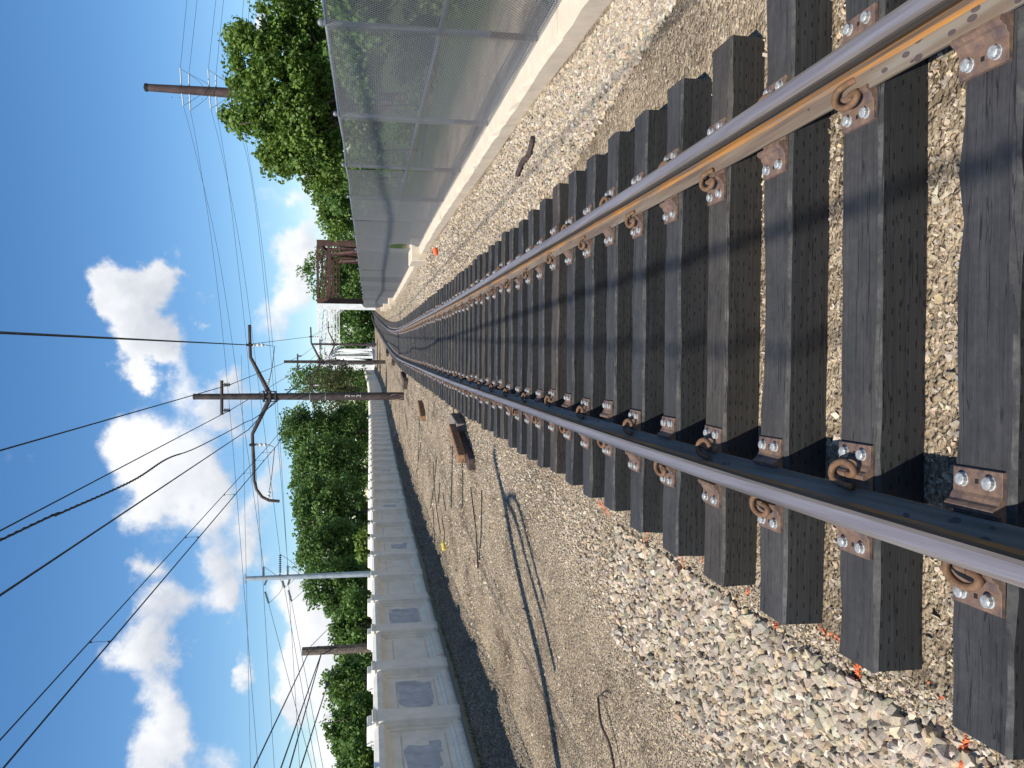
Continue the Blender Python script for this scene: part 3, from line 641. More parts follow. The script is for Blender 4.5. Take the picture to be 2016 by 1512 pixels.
# grey overpainting on some panels: (panel centre distance, width, height, offset along, height)
for (dd, w, h, cy, cz, sd) in [(12.3, .85, .52, -.1, .78, 1), (14.7, 1.15, .62, .05, .74, 2), (19.2, 1.3, .66, .0, .74, 3), (26.5, .6, .45, .2, .62, 4), (33.6, .5, .5, .1, .72, 5), (43.2, 1.0, .55, 0, .72, 7), (45.6, .8, .5, 0, .72, 8), (57.6, 1.0, .6, 0, .7, 9), (9.9, .8, .5, 0, .7, 11)]:
    dm, p, a, z = min(PANELS, key=lambda q_: abs(q_[0] - dd))
    patch(p, 'overpaint_patch', blob_patch(sd, w, h), cy, cz, -.0745, 'gray_overpaint')
    if sd in (1, 2, 3, 4): patch(p, 'overpaint_patch', blob_patch(sd + 40, w * .5, h * .35), cy + .35, cz + .22 * (1 if sd == 2 else -1), -.0765, 'gray_overpaint')
dm, p, a, z = min(PANELS, key=lambda q_: abs(q_[0] - 16.9))
for (z0_, z1_, xx, o0, o1) in ((.01, .205, .004, 0, .01), (.285, .355, -.086, .015, .02), (.40, .76, -.075, .025, .07)):
    patch(p, 'red_stripe', [(o0 - .016, z0_), (o0 + .016, z0_), (o1 + .012, z1_), (o1 - .010, z1_)], -.60, 0, xx, 'red_spray')

# ------------------------------------------------------------------ curb and chain-link fence on the right
curb = empty('concrete_curb'); tag(curb, 'low cream concrete curb under the chain-link fence', 'curb')
CURB_H = .24
cs = arc_stations(fence_x, -2.0, 140, 3.0)
for i in range(len(cs) - 1):
    d0, d1 = cs[i], cs[i + 1]; x0, x1 = float(fence_x(d0)), float(fence_x(d1)); z = float(lift((d0 + d1) / 2)); L = math.hypot(x1 - x0, d1 - d0); a = -math.atan((x1 - x0) / (d1 - d0))
    r = random.Random(i); mb = MB(); n_ = 9 if d0 < 30 else (5 if d0 < 60 else 2)
    ring = []
    for k in range(n_ + 1):
        y = -L / 2 + .006 + (L - .012) * k / n_; j = lambda s__: r.uniform(-s__, s__)
        ring.append([(-.25 + j(.005), y, -.2), (-.25 + j(.007), y, CURB_H - .05 + j(.016)), (-.205 + j(.02), y, CURB_H + j(.012)), (.10, y, CURB_H + .01), (.16, y, -.2)])
    vs = [p for rg in ring for p in rg]; fs = []
    for k in range(n_):
        for c in range(4): fs.append((k * 5 + c, (k + 1) * 5 + c, (k + 1) * 5 + c + 1, k * 5 + c + 1))
    fs += [(0, 1, 2, 3, 4), tuple(n_ * 5 + c for c in (4, 3, 2, 1, 0))]; mb.add(vs, fs)
    mb.build('curb_segment', 'curb_concrete', curb, loc=((x0 + x1) / 2, (d0 + d1) / 2, z)).rotation_euler = (0, 0, a)
# pier blocks that step out of the curb
for j, (dd, w, L, h) in enumerate([(27.6, .75, 1.8, .52), (58, .7, 2.0, .55), (70, .7, 1.6, .7), (84, .7, 2.0, .65)]):
    a = -math.atan(float(fence_x(dd + .5) - fence_x(dd - .5))); o = MB().box((-.10, 0, h / 2 - .1), (w, L, h + .2)).build('pier_block', 'curb_concrete', curb, bevel=.03, loc=(float(fence_x(dd)), dd, float(lift(dd)))); o.rotation_euler = (0, 0, a)
fence = empty('chain_link_fence'); tag(fence, 'tall galvanised chain-link fence with pipe rails standing on the concrete curb', 'fence')
FD = arc_stations(fence_x, 7.82 - 3 * 3.4, 139, 3.4); FH = 2.04
def fabric(Lb, H, pw=.050, ph=.042, r=.0036, hole=None, seed=0):
    """woven wires: every wire is a zigzag tube hooked into its neighbours"""
    nw = int(Lb / (pw / 2)); ns = int(H / (ph / 2)); zz = np.arange(ns + 1) * ph / 2
    off = np.array([(1, 0), (-.5, .87), (-.5, -.87)]) * r; Vs = []; Fs = []; o = 0
    base = np.arange(ns)[:, None] * 3
    quad = np.concatenate([np.stack([base[:, 0] + a, base[:, 0] + (a + 1) % 3, base[:, 0] + 3 + (a + 1) % 3, base[:, 0] + 3 + a], 1) for a in range(3)])
    for i in range(nw):
        ph_ = (np.arange(ns + 1) + i) % 2
        y = -Lb / 2 + (i + ph_) * pw / 2; x = np.where(ph_ == 0, .002, -.002)
        V_ = np.zeros((ns + 1, 3, 3)); V_[:, :, 0] = x[:, None] + off[None, :, 0]; V_[:, :, 1] = y[:, None] + off[None, :, 1]; V_[:, :, 2] = zz[:, None]
        F_ = quad
        if hole is not None:
            cy, cz, ry, rz = hole; mid = (np.tile(np.arange(ns), 3)); inside = ((y[mid] - cy) / ry) ** 2 + ((zz[mid] - cz) / rz) ** 2 < 1; F_ = quad[~inside]
        Vs.append(V_.reshape(-1, 3)); Fs.append(F_ + o); o += (ns + 1) * 3
    return np_mesh('mesh_fabric', np.concatenate(Vs), np.concatenate(Fs), 'fence_wire')
ME_FAB_MID = fabric(3.4, FH - .05, r=.0027); ME_FAB = fabric(3.4, FH - .05); ME_FAB_HOLE = fabric(3.4, FH - .05, hole=(.2, .55, .62, .45), r=.0027); ME_FAB_FAR = fabric(3.4, FH - .05, .100, .084, .0056)
ME_POST = MB().tube([(0, 0, -.1), (0, 0, FH + .02)], .030, 10).lathe([(.034, 0), (.034, .02), (.02, .04)], (0, 0, FH + .02)).mesh('post', 'fence_pipe', smooth=False)
ME_BAND = MB().tube([(0, 0, 0), (0, 0, .35)], .032, 8).mesh('rust_band', 'clip_rust')
for i, d0 in enumerate(FD):
    x0 = float(fence_x(d0)); z0 = float(lift(d0)) + CURB_H + .01
    p = link('post', ME_POST, fence, (x0 + .03, d0, z0), (random.uniform(-.01, .01), random.uniform(-.012, .012), 0))
    if d0 < 40: link('rust_band', ME_BAND, p, (0, 0, .12))
    if i + 1 < len(FD):
        d1 = FD[i + 1]; x1 = float(fence_x(d1)); z1 = float(lift(d1)) + CURB_H + .01; L = math.hypot(x1 - x0, d1 - d0); a = -math.atan((x1 - x0) / (d1 - d0)); mid = ((x0 + x1) / 2, (d0 + d1) / 2, (z0 + z1) / 2)
        tilt = random.uniform(-.016, .010)
        fb = link('mesh_fabric', ME_FAB_HOLE if 22 < d0 < 25.4 else (ME_FAB if d0 < 9 else ME_FAB_MID if d0 < 60 else ME_FAB_FAR), fence, (mid[0] - .012, mid[1], mid[2] + .03), (0, tilt, a)); fb.scale = (1, (L + .03) / 3.4, 1)
        dz = random.uniform(-.02, .02)
        for zz_, nm in ((FH - .02, 'top_rail'), (FH * .47, 'middle_rail'), (.07, 'bottom_rail')):
            sag = random.uniform(.0, .025) if nm == 'top_rail' else 0
            MB().tube([(x0 + .03, d0, z0 + zz_), ((x0 + x1) / 2 + .03, (d0 + d1) / 2, (z0 + z1) / 2 + zz_ - sag), (x1 + .03, d1, z1 + zz_)], .021 if nm != 'bottom_rail' else .008, 8).build(nm, 'fence_pipe', fence, smooth=True)

# ------------------------------------------------------------------ trolley masts between the two track beds
def insulator(mb_parent, p, axis=(0, 0, -1), L=.45, r=.09, n=3, mat='insulator_white'):
    mb = MB(); prof = [(.03, 0), (.03, .06)]
    for k in range(n):
        z = .06 + (L - .1) * k / n; s_ = (L - .1) / n; prof += [(.035, z), (r, z + s_ * .3), (r * .95, z + s_ * .5), (.04, z + s_ * .75)]
    prof += [(.025, L - .04), (.02, L)]; mb.lathe(prof, p, axis, 10); return mb.build('insulator', mat, mb_parent)
def mast(d, x, z0, label, scale=1.0, digits=None, wear=True):
    root = empty('trolley_mast', (x, d, z0)); tag(root, label, 'mast', 'trolley masts')
    H = 10.83 * scale
    MB().tube([(0, 0, -.2), (0, 0, 3.5), (0, 0, 7.2 * scale), (0, 0, H)], [.215, .205, .175, .15], 16).build('pole', 'mast_paint', root, smooth=False)
    MB().lathe([(.17, 0), (.17, .03), (.12, .07)], (0, 0, H), n=14).build('pole_cap', 'mast_paint', root)
    # short cross-arm with two pin insulators
    ca = MB().tube([(-.95, -.06, 9.46 * scale), (.85, -.06, 9.46 * scale)], .085, 8).build('cross_arm', 'mast_paint', root)
    for ox in (-.72, .62): insulator(ca, (ox, -.06, 9.40 * scale), (0, -.15, -1), .42, .11, 3, 'insulator_grey')
    zc = 7.04 * scale
    col_ = MB().box((0, 0, zc), (.62, .5, .12)); col_.box((0, 0, zc + .30), (.58, .46, .07)); col_.box((0, 0, zc - .30), (.58, .46, .07))
    for ox in (-.26, .26): col_.box((ox, -.2, zc), (.06, .06, .6)); 
    col_.build('arm_collar', 'mast_paint', root)
    ar = [(.18, 0, zc + .03), (1.96, 0, zc + .93), (2.08, 0, zc + .985), (3.78, 0, zc + 1.04)]
    al = [(-.18, 0, zc + .03), (-1.86, 0, zc + .83), (-1.98, 0, zc + .885), (-4.4, 0, zc + .80), (-4.9, 0, zc + .68), (-5.3, 0, zc + .40), (-5.5, 0, zc + .05), (-5.56, 0, zc - .5)]
    a1 = MB().tube(ar, [.13, .095, .088, .08], 10).build('bracket_arm', 'mast_paint', root)
    a2 = MB().tube(al, [.13, .095, .088, .082, .08, .08, .08, .08], 10).build('bracket_arm', 'mast_paint', root)
    insulator(a1, (2.72, 0, zc + .95), (0, 0, -1), .75, .10, 3); MB().box((2.72, 0, zc + 1.04), (.12, .26, .30)).build('clamp', 'black_iron', a1)
    insulator(a2, (-2.55, 0, zc + .82), (0, 0, -1), .75, .10, 3); MB().box((-2.55, 0, zc + .88), (.12, .26, .30)).build('clamp', 'black_iron', a2)
    MB().tube([(2.72, 0, zc + .2), (2.66, 0, zc - .25), (1.55, 0, zc - .12), (.72, 0, zc + .05)], .022, 6).build('pull_off_rod', 'thin_wire', a1)
    insulator(a1, (.95, 0, zc + .06), (-1, 0, .15), .42, .09, 3)
    MB().tube([(-2.55, 0, zc + .07), (-2.7, 0, zc - .25), (-4.2, 0, zc - .1), (-5.0, 0, zc + .02)], .022, 6).build('pull_off_rod', 'thin_wire', a2)
    insulator(a2, (-4.95, 0, zc + .02), (-1, 0, .12), .48, .10, 2)
    for zz in (4.15, 4.95): MB().tube([(0, 0, zz), (0, 0, zz + .03)], .204, 16).build('band', 'galvanised', root)
    if wear:
        # bared rusty patch at the foot, facing the viewer
        n_ = 16; vs = []; fs = []
        for k in range(n_):
            a = 2 * math.pi * k / n_; th = -math.pi / 2 - .25 + .85 * math.cos(a); rr = .2165; vs.append((rr * math.cos(th), rr * math.sin(th), .42 + .36 * math.sin(a)))
        fs.append(tuple(range(n_))); vs2 = [(p[0] * .985, p[1] * .985, p[2]) for p in vs]
        MB().add(vs + vs2, [tuple(range(n_)), tuple(range(2 * n_ - 1, n_ - 1, -1))] + [(k, (k + 1) % n_, n_ + (k + 1) % n_, n_ + k) for k in range(n_)]).build('bare_patch', 'mast_rust', root)
    if digits:
        for k, ch in enumerate(digits):
            cu = bpy.data.curves.new('numeral', 'FONT'); cu.body = ch; cu.size = .34; cu.align_x = 'CENTER'; cu.extrude = .004
            to = bpy.data.objects.new('numeral_src', cu); C.objects.link(to); dg = bpy.context.evaluated_depsgraph_get(); me = bpy.data.meshes.new_from_object(to.evaluated_get(dg)); bpy.data.objects.remove(to)
            me.materials.clear(); me.materials.append(MATS['white_mark']); link('numeral', me, root, (.02, -.214, 2.9 - k * .30), (math.pi / 2, 0, 0))
    return root
mast(44.6, -.66, 0, 'tall brown trolley mast nearest the viewer with number 212 and bare rusty foot', digits='212')
mast(91.0, 2.42, .03, 'brown trolley mast second along the line, in front of the white bridge post')
mast(136.0, 6.5, .55, 'farthest brown trolley mast, standing inside the white bridge portal', .97, wear=False)
# leaning pole just outside the left of the picture; its shadow crosses the walkway
lp = empty('leaning_pole', (-4.95, 6.4, 0)); tag(lp, 'leaning iron pole between wall and track whose shadow crosses the packed walkway', 'pole')
MB().tube([(0, 0, -.2), (-.1, .5, 4), (-.28, 1.2, 9)], [.11, .105, .10], 12).build('pole', 'mast_paint', lp)
MB().tube(smooth_path([(-.26, .95, 7.8), (.1, .45, 6.6), (.15, 0, 5.2), (.12, -.2, 4.0)], 4), .055, 6).build('hanging_cable', 'cable_black', lp)
MB().tube(smooth_path([(-.26, .98, 7.6), (.45, .65, 6.5), (.55, .16, 5.4), (.5, -.1, 4.5)], 4), .05, 6).build('hanging_cable', 'cable_black', lp)

# ------------------------------------------------------------------ wires
def wire(name, label, cat, pts, r, mat='cable_black', sag=0.0, group=None, n=14, ribbed=False):
    pts = [Vector(p) for p in pts]; out = []
    for i in range(len(pts) - 1):
        for k in range(n + (1 if i == len(pts) - 2 else 0)):
            t_ = k / n; p = pts[i].lerp(pts[i + 1], t_); p.z -= sag * 4 * t_ * (1 - t_) * (pts[i + 1] - pts[i]).length / 45; out.append(p)
    o = MB().tube(out, r, 6).build(name, mat, None, smooth=True); tag(o, label, cat, group); return o
def back(p_far, p_near, k=1.0):
    """carry a wire on past the viewer"""
    return Vector(p_near) + (Vector(p_near) - Vector(p_far)) * k
M1 = Vector((-.66, 44.6, 0)); M2 = Vector((2.42, 91.0, .03)); M3 = Vector((6.5, 136.0, .55))
A = M1 + Vector((2.72, 0, 8.35)); B_ = at_z(0, 656, 8.25)
wire('trolley_wire', 'heavy overhead messenger wire running straight above the track', 'wire', [back(A, B_, .9), B_, A, M2 + Vector((2.72, 0, 8.2)), M3 + Vector((2.72, 0, 8.0))], .017)
wire('trolley_wire', 'thin contact wire close below the messenger wire above the track', 'wire', [back(A, B_, .9) + Vector((.02, 0, -.12)), B_ + Vector((.02, 0, -.12)), A + Vector((.02, 0, -.1)), M2 + Vector((2.74, 0, 7.9)), M3 + Vector((2.72, 0, 7.7))], .010)
A = M1 + Vector((.62, -.12, 9.05)); B_ = at_z(0, 887, 9.6)
wire('feeder_wire', 'feeder wire to the right pin of the near mast cross-arm', 'wire', [back(A, B_, .8), B_, A, M2 + Vector((.62, -.1, 9.05)), M3 + Vector((.62, -.1, 8.7))], .020, sag=.0)
A = M1 + Vector((-.72, -.12, 9.05)); B_ = at_z(0, 1045, 9.5)
wire('feeder_wire', 'feeder wire to the left pin of the near mast cross-arm', 'wire', [back(A, B_, .8), B_, A, M2 + Vector((-.72, -.1, 9.05)), M3 + Vector((-.72, -.1, 8.7))], .020)
# lashed cable bundle: a slack sheath wound round its carrier
A = at_y(480, 833, 44.0); Bc = at_z(0, 1064, 8.0); bp = [back(A, Bc, .9), Bc, at_z(120, 1010, 7.85).lerp(A, 0), at_y(262, 946, 22.5), at_y(330, 903, 28), at_y(390, 880, 33), A, M1 + Vector((-.55, -.25, 7.0)), M2 + Vector((-.5, -.2, 7.0))]
bp = sorted(bp, key=lambda p: p.y); sp_ = smooth_path(bp, 10); MBc = MB().tube(sp_, .021, 7)
lc = MBc.build('cable_bundle', 'cable_black', None, True); tag(lc, 'thick wavy lashed cable bundle hanging to the left of the near mast', 'cable')
wrap = []; tot_ = 0
for i in range(len(sp_) - 1):
    if sp_[i].y > 30: break
    seg = sp_[i + 1] - sp_[i]; m_ = max(2, int(seg.length / .05))
    X_ = Vector((0, 0, 1)).cross(seg).normalized(); Y_ = seg.normalized().cross(X_)
    for k in range(m_):
        p = sp_[i] + seg * (k / m_); tot_ += seg.length / m_; a = tot_ * 20; wrap.append(p + (X_ * math.cos(a) + Y_ * math.sin(a)) * .028)
MB().tube(wrap, .007, 3, False).build('lashing', 'cable_black', lc)
A = at_y(489, 846, 44.2); B_ = at_z(0, 1172, 7.6)
wire('feeder_wire', 'plain black cable just under the wavy bundle', 'wire', [back(A, B_, .9), B_, A, M1 + Vector((-.4, -.25, 6.9)), M2 + Vector((-.5, -.2, 6.85))], .022)
# trolley pair over the empty track bed, held apart by droppers
A1 = M1 + Vector((-2.6, 0, 7.1)); B1 = at_z(0, 1457, 8.2); A2 = A1 - Vector((0, 0, .42)); B2 = B1 - Vector((0, 0, .46))
w1 = wire('trolley_wire', 'upper wire of the pair spaced by droppers at the far left', 'wire', [back(A1, B1, .8), B1, A1, M2 + Vector((-2.55, 0, 7.2))], .014, group='paired trolley wires')
w2 = wire('trolley_wire', 'lower wire of the pair spaced by droppers at the far left', 'wire', [back(A2, B2, .8), B2, A2, M2 + Vector((-2.55, 0, 6.8))], .017, group='paired trolley wires')
for k, t_ in enumerate((.14, .42, .62, .76, .86, .93)):
    p = B1.lerp(A1, t_); tt = (p.y - B2.y) / (A2.y - B2.y); q_ = B2.lerp(A2, tt)
    o = MB().tube([p, p.lerp(q_, .5) + Vector((.01, 0, 0)), q_], .006, 5).tube([p, p + (q_ - p) * .14], .022, 5).tube([q_, q_ + (p - q_) * .14], .022, 5).build('dropper', 'thin_wire', w1)

# ------------------------------------------------------------------ transmission line crossing behind
RP = Vector((20.5, 60, -1.0))
rp = empty('steel_monopole', RP); tag(rp, 'tall brown tapered steel transmission pole rising behind the leafy tree on the right', 'pole')
MB().tube([(0, 0, 0), (.05, 0, 9), (.1, 0, 18.0)], [.58, .41, .25], 14).build('shaft', 'brown_pole', rp); MB().lathe([(.28, 0), (.28, .18), (.1, .26)], (.1, 0, 18.0), n=14).build('top_cap', 'black_iron', rp)
st = MB()
for k in range(26): st.box((-.34 - .0 + .012 * k / 26, .45, 4 + k * .5), (.03, .12, .03))
st.build('step_bolt', 'black_iron', rp)
SP = Vector((-10.35, 45, -1.9))
spn = empty('galvanised_pole', SP); tag(spn, 'pale galvanised steel pole with strain insulators behind the white wall', 'pole')
MB().tube([(0, 0, 0), (0, 0, 10.2)], [.19, .12], 12).build('shaft', 'galvanised', spn); MB().box((0, 0, 10.25), (.5, .1, .06)).build('top_bracket', 'galvanised', spn)
def string(parent, a, b_, n=9, r=.075):
    a = Vector(a); b_ = Vector(b_); ax = (b_ - a); L = ax.length; prof = []
    for k in range(n): z = L * k / n; s_ = L / n; prof += [(.025, z), (r, z + s_ * .35), (r * .9, z + s_ * .55), (.025, z + s_ * .8)]
    return MB().lathe(prof, a, ax, 8).build('insulator_string', 'insulator_grey', parent)
def lp_(px_, py_, Y): return at_y(px_, py_, Y)
conn = []
for (vx, ins_r, ins_l, arm_) in ((519.5, ((519, 1138), (519, 1115)), ((522, 1165), (529, 1188)), ((526, 1139), (521, 1152))), (552, ((551.5, 1128), (551.5, 1091)), ((556, 1143), (560, 1157)), ((551, 1130), (552, 1136))), (566, ((566.5, 1138), (566.5, 1113)), ((568, 1162), (574, 1184)), ((572, 1137), (567, 1151)))):
    loc = lambda p: lp_(p[0], p[1], 45) - SP
    for o in (string(spn, loc(ins_r[0]), loc(ins_r[1])), string(spn, loc(ins_l[0]), loc(ins_l[1]))): pass
    MB().bar(loc(arm_[0]), loc(arm_[1]), .10).build('arm', 'insulator_grey', spn)
    a = loc(ins_r[1]); c = loc(ins_l[1]); mid = (a + c) / 2 + Vector((0, -.1, -.85)); MB().tube(smooth_path([a, a.lerp(mid, .55) + Vector((0, 0, -.16)), mid, c.lerp(mid, .55) + Vector((0, 0, -.16)), c], 5), .012, 5).build('jumper_loop', 'thin_wire', spn)
    conn.append((a + SP, c + SP))
# spans between the two poles, then on to the left, and off to the right
ph = [(365, 'first'), (383, 'second'), (418, 'third'), (436, 'fourth'), (470, 'fifth'), (488, 'sixth')]
R_out = [(368, 0), (388, 0), (425, 0), (440, 0), (480, 0), (492, 0)]; R_in = [(355, 135), (372, 145), (410, 137), (425, 148), (466, 140), (480, 148)]
L_in = [(361, 208), (375, 218), (415, 214), (427, 222), (460, 215), (474, 222)]
via = [((382, 288), (430, 500)), ((390, 300), (420, 500)), ((439, 312), (475, 500)), ((445, 330), (466, 500)), ((490, 326), (514, 500)), ((494, 335), (518, 500))]
ends = [conn[0][0], None, conn[1][0], None, conn[2][0], None]; extra = [(508, 1150), (510, 1150), (545, 1150)]
for k in range(6):
    p_out = lp_(*R_out[k], 62); p_in = lp_(*R_in[k], 60.2); q_in = lp_(*L_in[k], 60)
    big = Vector((RP.x, 60, 0)).lerp(Vector((0, 0, 0)), 0)
    link_ = MB().tube([p_in, Vector((RP.x + .08, 60, (p_in.z + q_in.z) / 2)), q_in], .05, 6).build('strut_insulator', 'insulator_white', None); mw = link_
    link_.parent = rp; link_.matrix_parent_inverse = Matrix.Translation(-RP)
    lo_ = Vector((RP.x + .1, 59.5, (p_in.z + q_in.z) / 2 - 1.5)); jp = MB().tube(smooth_path([p_in, p_in.lerp(lo_, .6) + Vector((0, 0, -.3)), lo_, q_in.lerp(lo_, .6) + Vector((0, 0, -.3)), q_in], 4), .014, 5).build('jumper_loop', 'thin_wire', None); jp.parent = rp; jp.matrix_parent_inverse = Matrix.Translation(-RP)
    wire('power_line', f'thin power line leaving the brown steel pole to the right, {ph[k][1]} from the top', 'wire', [p_out + (p_out - p_in) * 1.5, p_out, p_in], .013, 'thin_wire', group='transmission conductors')
    v = via[k]; e = ends[k]
    dist = lambda py_: 60 + (45 - 60) * (py_ - 210) / (1115 - 210)
    if e is None:
        e2 = {1: (508, 1512), 3: (540, 1512), 5: (590, 1512)}[k]; m1 = {1: (450, 780), 3: (494, 780), 5: (545, 780)}[k]
        pts = [q_in, lp_(*v[0], dist(v[0][1])), lp_(*v[1], dist(v[1][1])), lp_(*m1, dist(m1[1]) + 2), lp_(*e2, 42)]
    else:
        m1 = {0: (472, 780), 2: (512, 780), 4: (540, 780)}[k]
        pts = [q_in, lp_(*v[0], dist(v[0][1])), lp_(*v[1], dist(v[1][1])), lp_(*m1, dist(m1[1])), e]
    wire('power_line', f'long sagging power line between the brown pole and the left side, {ph[k][1]} from the top', 'wire', smooth_path(pts, 6), .012, 'thin_wire', n=1, group='transmission conductors')
for k, (e, nm) in enumerate((((614, 1512), 'upper'), ((622, 1512), 'middle'), ((636, 1512), 'lower'))):
    p0 = conn[k][1]; p1 = lp_(*e, 36)
    wire('power_line', f'{nm} power line dropping left from the galvanised pole', 'wire', [p0, p1, p1 + (p1 - p0) * .5], .012, 'thin_wire', group='transmission conductors')
for k, (a_, b2, lab) in enumerate((((485, 1138), (493, 1512), 'shield wire running left from the tip of the galvanised pole'), ((485, 1138), (475, 700), 'shield wire running right from the tip of the galvanised pole'))):
    p0 = lp_(*a_, 45); p1 = lp_(*b2, 45 if k == 0 else 54); wire('power_line', lab, 'wire', [p0, p1], .010, 'thin_wire', group='transmission conductors')
# wooden utility pole stub
wp = empty('wooden_pole', (-8.0, 25, -1.8)); tag(wp, 'short grey weathered wooden utility pole just behind the white wall', 'pole')
MB().tube([(0, 0, 0), (.0, 0, 2.5), (.01, 0, 5.64)], [.15, .14, .125], 12).build('shaft', 'pole_wood', wp)
MB().tube([(.1, -.1, 4.6), (.13, -.1, 4.9), (.14, -.05, 5.2)], .025, 6).build('hook', 'black_iron', wp)
for k, ((a0, a1), (b0, b1), lab) in enumerate((((608, 1284), (500, 1512), 'cable from the head of the wooden pole climbing left'), ((632, 1288), (553, 1512), 'upper cable leaving the wooden pole below its head'), ((632, 1290), (570, 1512), 'lower cable leaving the wooden pole below its head'), ((655, 1315), (592, 1512), 'service cable with a splice case behind the wooden pole'))):
    p0 = lp_(a0, a1, 25 if k < 3 else 27); p1 = lp_(b0, b1, 15)
    w = wire('service_cable', lab, 'cable', [p0, p1, p1 + (p1 - p0) * .4], .014, 'cable_black', group='cables on the wooden pole')
    if k == 3: c = p0.lerp(p1, .26); MB().tube([c - (p1 - p0).normalized() * .13, c + (p1 - p0).normalized() * .13], .06, 8).build('splice_case', 'black_iron', w)
for (a_, b2, lab) in (((612, 1272), (658, 1226), 'upper guy wire from the wooden pole into the trees'), ((645, 1272), (662, 1240), 'lower guy wire from the wooden pole into the trees')):
    wire('guy_wire', lab, 'wire', [lp_(*a_, 25), lp_(*b2, 33)], .010, 'thin_wire', group='guy wires')

# ------------------------------------------------------------------ through-truss bridges across the far end
def truss_bridge(name, label, x0, x1, zb, zt, mat, d0, length, zport):
    root = empty(name, ((x0 + x1) / 2, d0, zb), math.radians(-5.3)); tag(root, label, 'bridge'); w = x1 - x0; H = zt - zb; zp = zport - zb
    for sx_ in (-1, 1):
        MB().box((sx_ * (w / 2 - .5), 0, H / 2), (1.0, .7, H)).build('end_post', mat, root)
        MB().bar((sx_ * (w / 2 - .5), .4, H - .35), (sx_ * (w / 2 - .5), length, H - .35), .7, .6).build('top_chord', mat, root)
        MB().bar((sx_ * (w / 2 - .5), .4, .35), (sx_ * (w / 2 - .5), length, .35), .7, .6).build('bottom_chord', mat, root)
    inn = w / 2 - 1.0
    def frame(y, full):
        if not full:
            MB().box((0, y, H - .15), (2 * inn - .01, .2, .2)).build('cross_strut', mat, root); MB().box((0, y, zp + .4), (2 * inn - .01, .2, .18)).build('cross_strut', mat, root)
            for sx_ in (-1, 1): MB().bar((sx_ * inn, y, zp - .9), (sx_ * (inn - 1.1), y, zp + .3), .14, .10).build('knee_brace', mat, root)
            for k in range(6):
                xa = -inn + 2 * inn * k / 6; xb = -inn + 2 * inn * (k + 1) / 6; za, zb_ = (H - .26, zp + .5) if k % 2 == 0 else (zp + .5, H - .26)
                MB().bar((xa, y, za), (xb, y, zb_), .09, .08).build('sway_brace', mat, root)
            return
        MB().box((0, y, H - .12), (2 * inn - .01, .3, .42)).build('portal_strut', mat, root); MB().box((0, y, zp), (2 * inn - .01, .3, .44)).build('portal_strut', mat, root)
        nb = 8
        for k in range(nb):
            xa = -inn + 2 * inn * k / nb; xb = -inn + 2 * inn * (k + 1) / nb; za, zb_ = (H - .26, zp + .15) if k % 2 == 0 else (zp + .15, H - .26)
            MB().bar((xa, y + .02, za), (xb, y + .02, zb_), .40, .14).build('portal_brace', mat, root)
            if full: MB().bar((xa, y + .25, H + zp - za), (xb, y + .25, H + zp - zb_), .07, .06).build('portal_brace', mat, root)
        for sx_ in (-1, 1): MB().bar((sx_ * inn, y, zp - 1.6), (sx_ * (inn - 1.7), y, zp - .1), .32, .18).build('knee_brace', mat, root)
    frame(0, True)
    npan = 4
    for k in range(1, npan + 1):
        y = length * k / npan; frame(y, False)
        for sx_ in (-1, 1):
            xx = sx_ * (w / 2 - .5)
            for oy in (-.22, .22): MB().box((xx, y + oy, H / 2), (.5, .09, H - 1.4)).build('post', mat, root)
            for j in range(7): z = .9 + (H - 2.0) * j / 7; MB().bar((xx, y - .2, z), (xx, y + .2, z + (H - 2.0) / 7), .06).build('lacing_bar', mat, root)
            y0 = length * (k - 1) / npan; za, zb_ = (H - .5, .6) if k % 2 else (.6, H - .5)
            MB().bar((xx, y0 + .3, za), (xx, y - .3, zb_), .42, .3).build('diagonal', mat, root)
        MB().bar((-inn, length * (k - 1) / npan + .2, H - .3), (inn, y - .2, H - .3), .14).build('lateral_brace', mat, root); MB().bar((inn, length * (k - 1) / npan + .2, H - .42), (-inn, y - .2, H - .42), .14).build('lateral_brace', mat, root)
    MB().box((0, length / 2, -.55), (w - 1.4, length, .5)).build('deck', 'rust_bridge', root)
    return root
truss_bridge('truss_bridge', 'white painted steel through-truss bridge over the far track', 2.3, 13.7, .45, 10.5, 'bridge_white', 142, 60, 8.55)
truss_bridge('truss_bridge', 'rusty brown steel through-truss bridge beside the white one', 13.75, 24.6, .45, 10.6, 'rust_bridge', 142.6, 60, 8.6)
# corrugated screens by the white post and small white shed beyond
sh = empty('white_shed', (8.6, 205, -.6)); sh.scale = (.7, .7, .7); tag(sh, 'tiny white shed seen through the white bridge', 'shed')
MB().box((0, 0, 1.9), (4.4, 4, 3.6)).build('wall', 'shed_wall', sh); MB().prism([(-2.5, 3.7), (2.5, 3.7), (0, 4.7)], -2.2, 2.2).build('roof', 'shed_roof', sh); MB().box((-.6, -2.01, 2.4), (1.0, .06, 1.1)).build('window', 'glass_dark', sh); MB().box((.9, -2.01, 1.5), (.9, .06, 2.0)).build('door', 'shed_roof', sh)
# lattice tower behind the near mast
lt = empty('lattice_tower', (2.0, 150, 0)); tag(lt, 'slim dark lattice tower peeking out beside the near mast', 'tower'); p_top = at_y(560, 771, 150)
lt.location = (p_top.x, 150, -2); Ht = p_top.z + 2
for sx_ in (-1, 1):
    for sy_ in (-1, 1): MB().bar((sx_ * .8, sy_ * .8, 0), (sx_ * .35, sy_ * .35, Ht), .14).build('leg', 'black_iron', lt)
for k in range(12):
    z0_, z1_ = Ht * k / 12, Ht * (k + 1) / 12; r0 = .8 - .45 * k / 12; r1 = .8 - .45 * (k + 1) / 12; s_ = 1 if k % 2 else -1
    MB().bar((-r0 * s_, -r0, z0_), (r1 * s_, -r1, z1_), .08).build('brace', 'black_iron', lt)

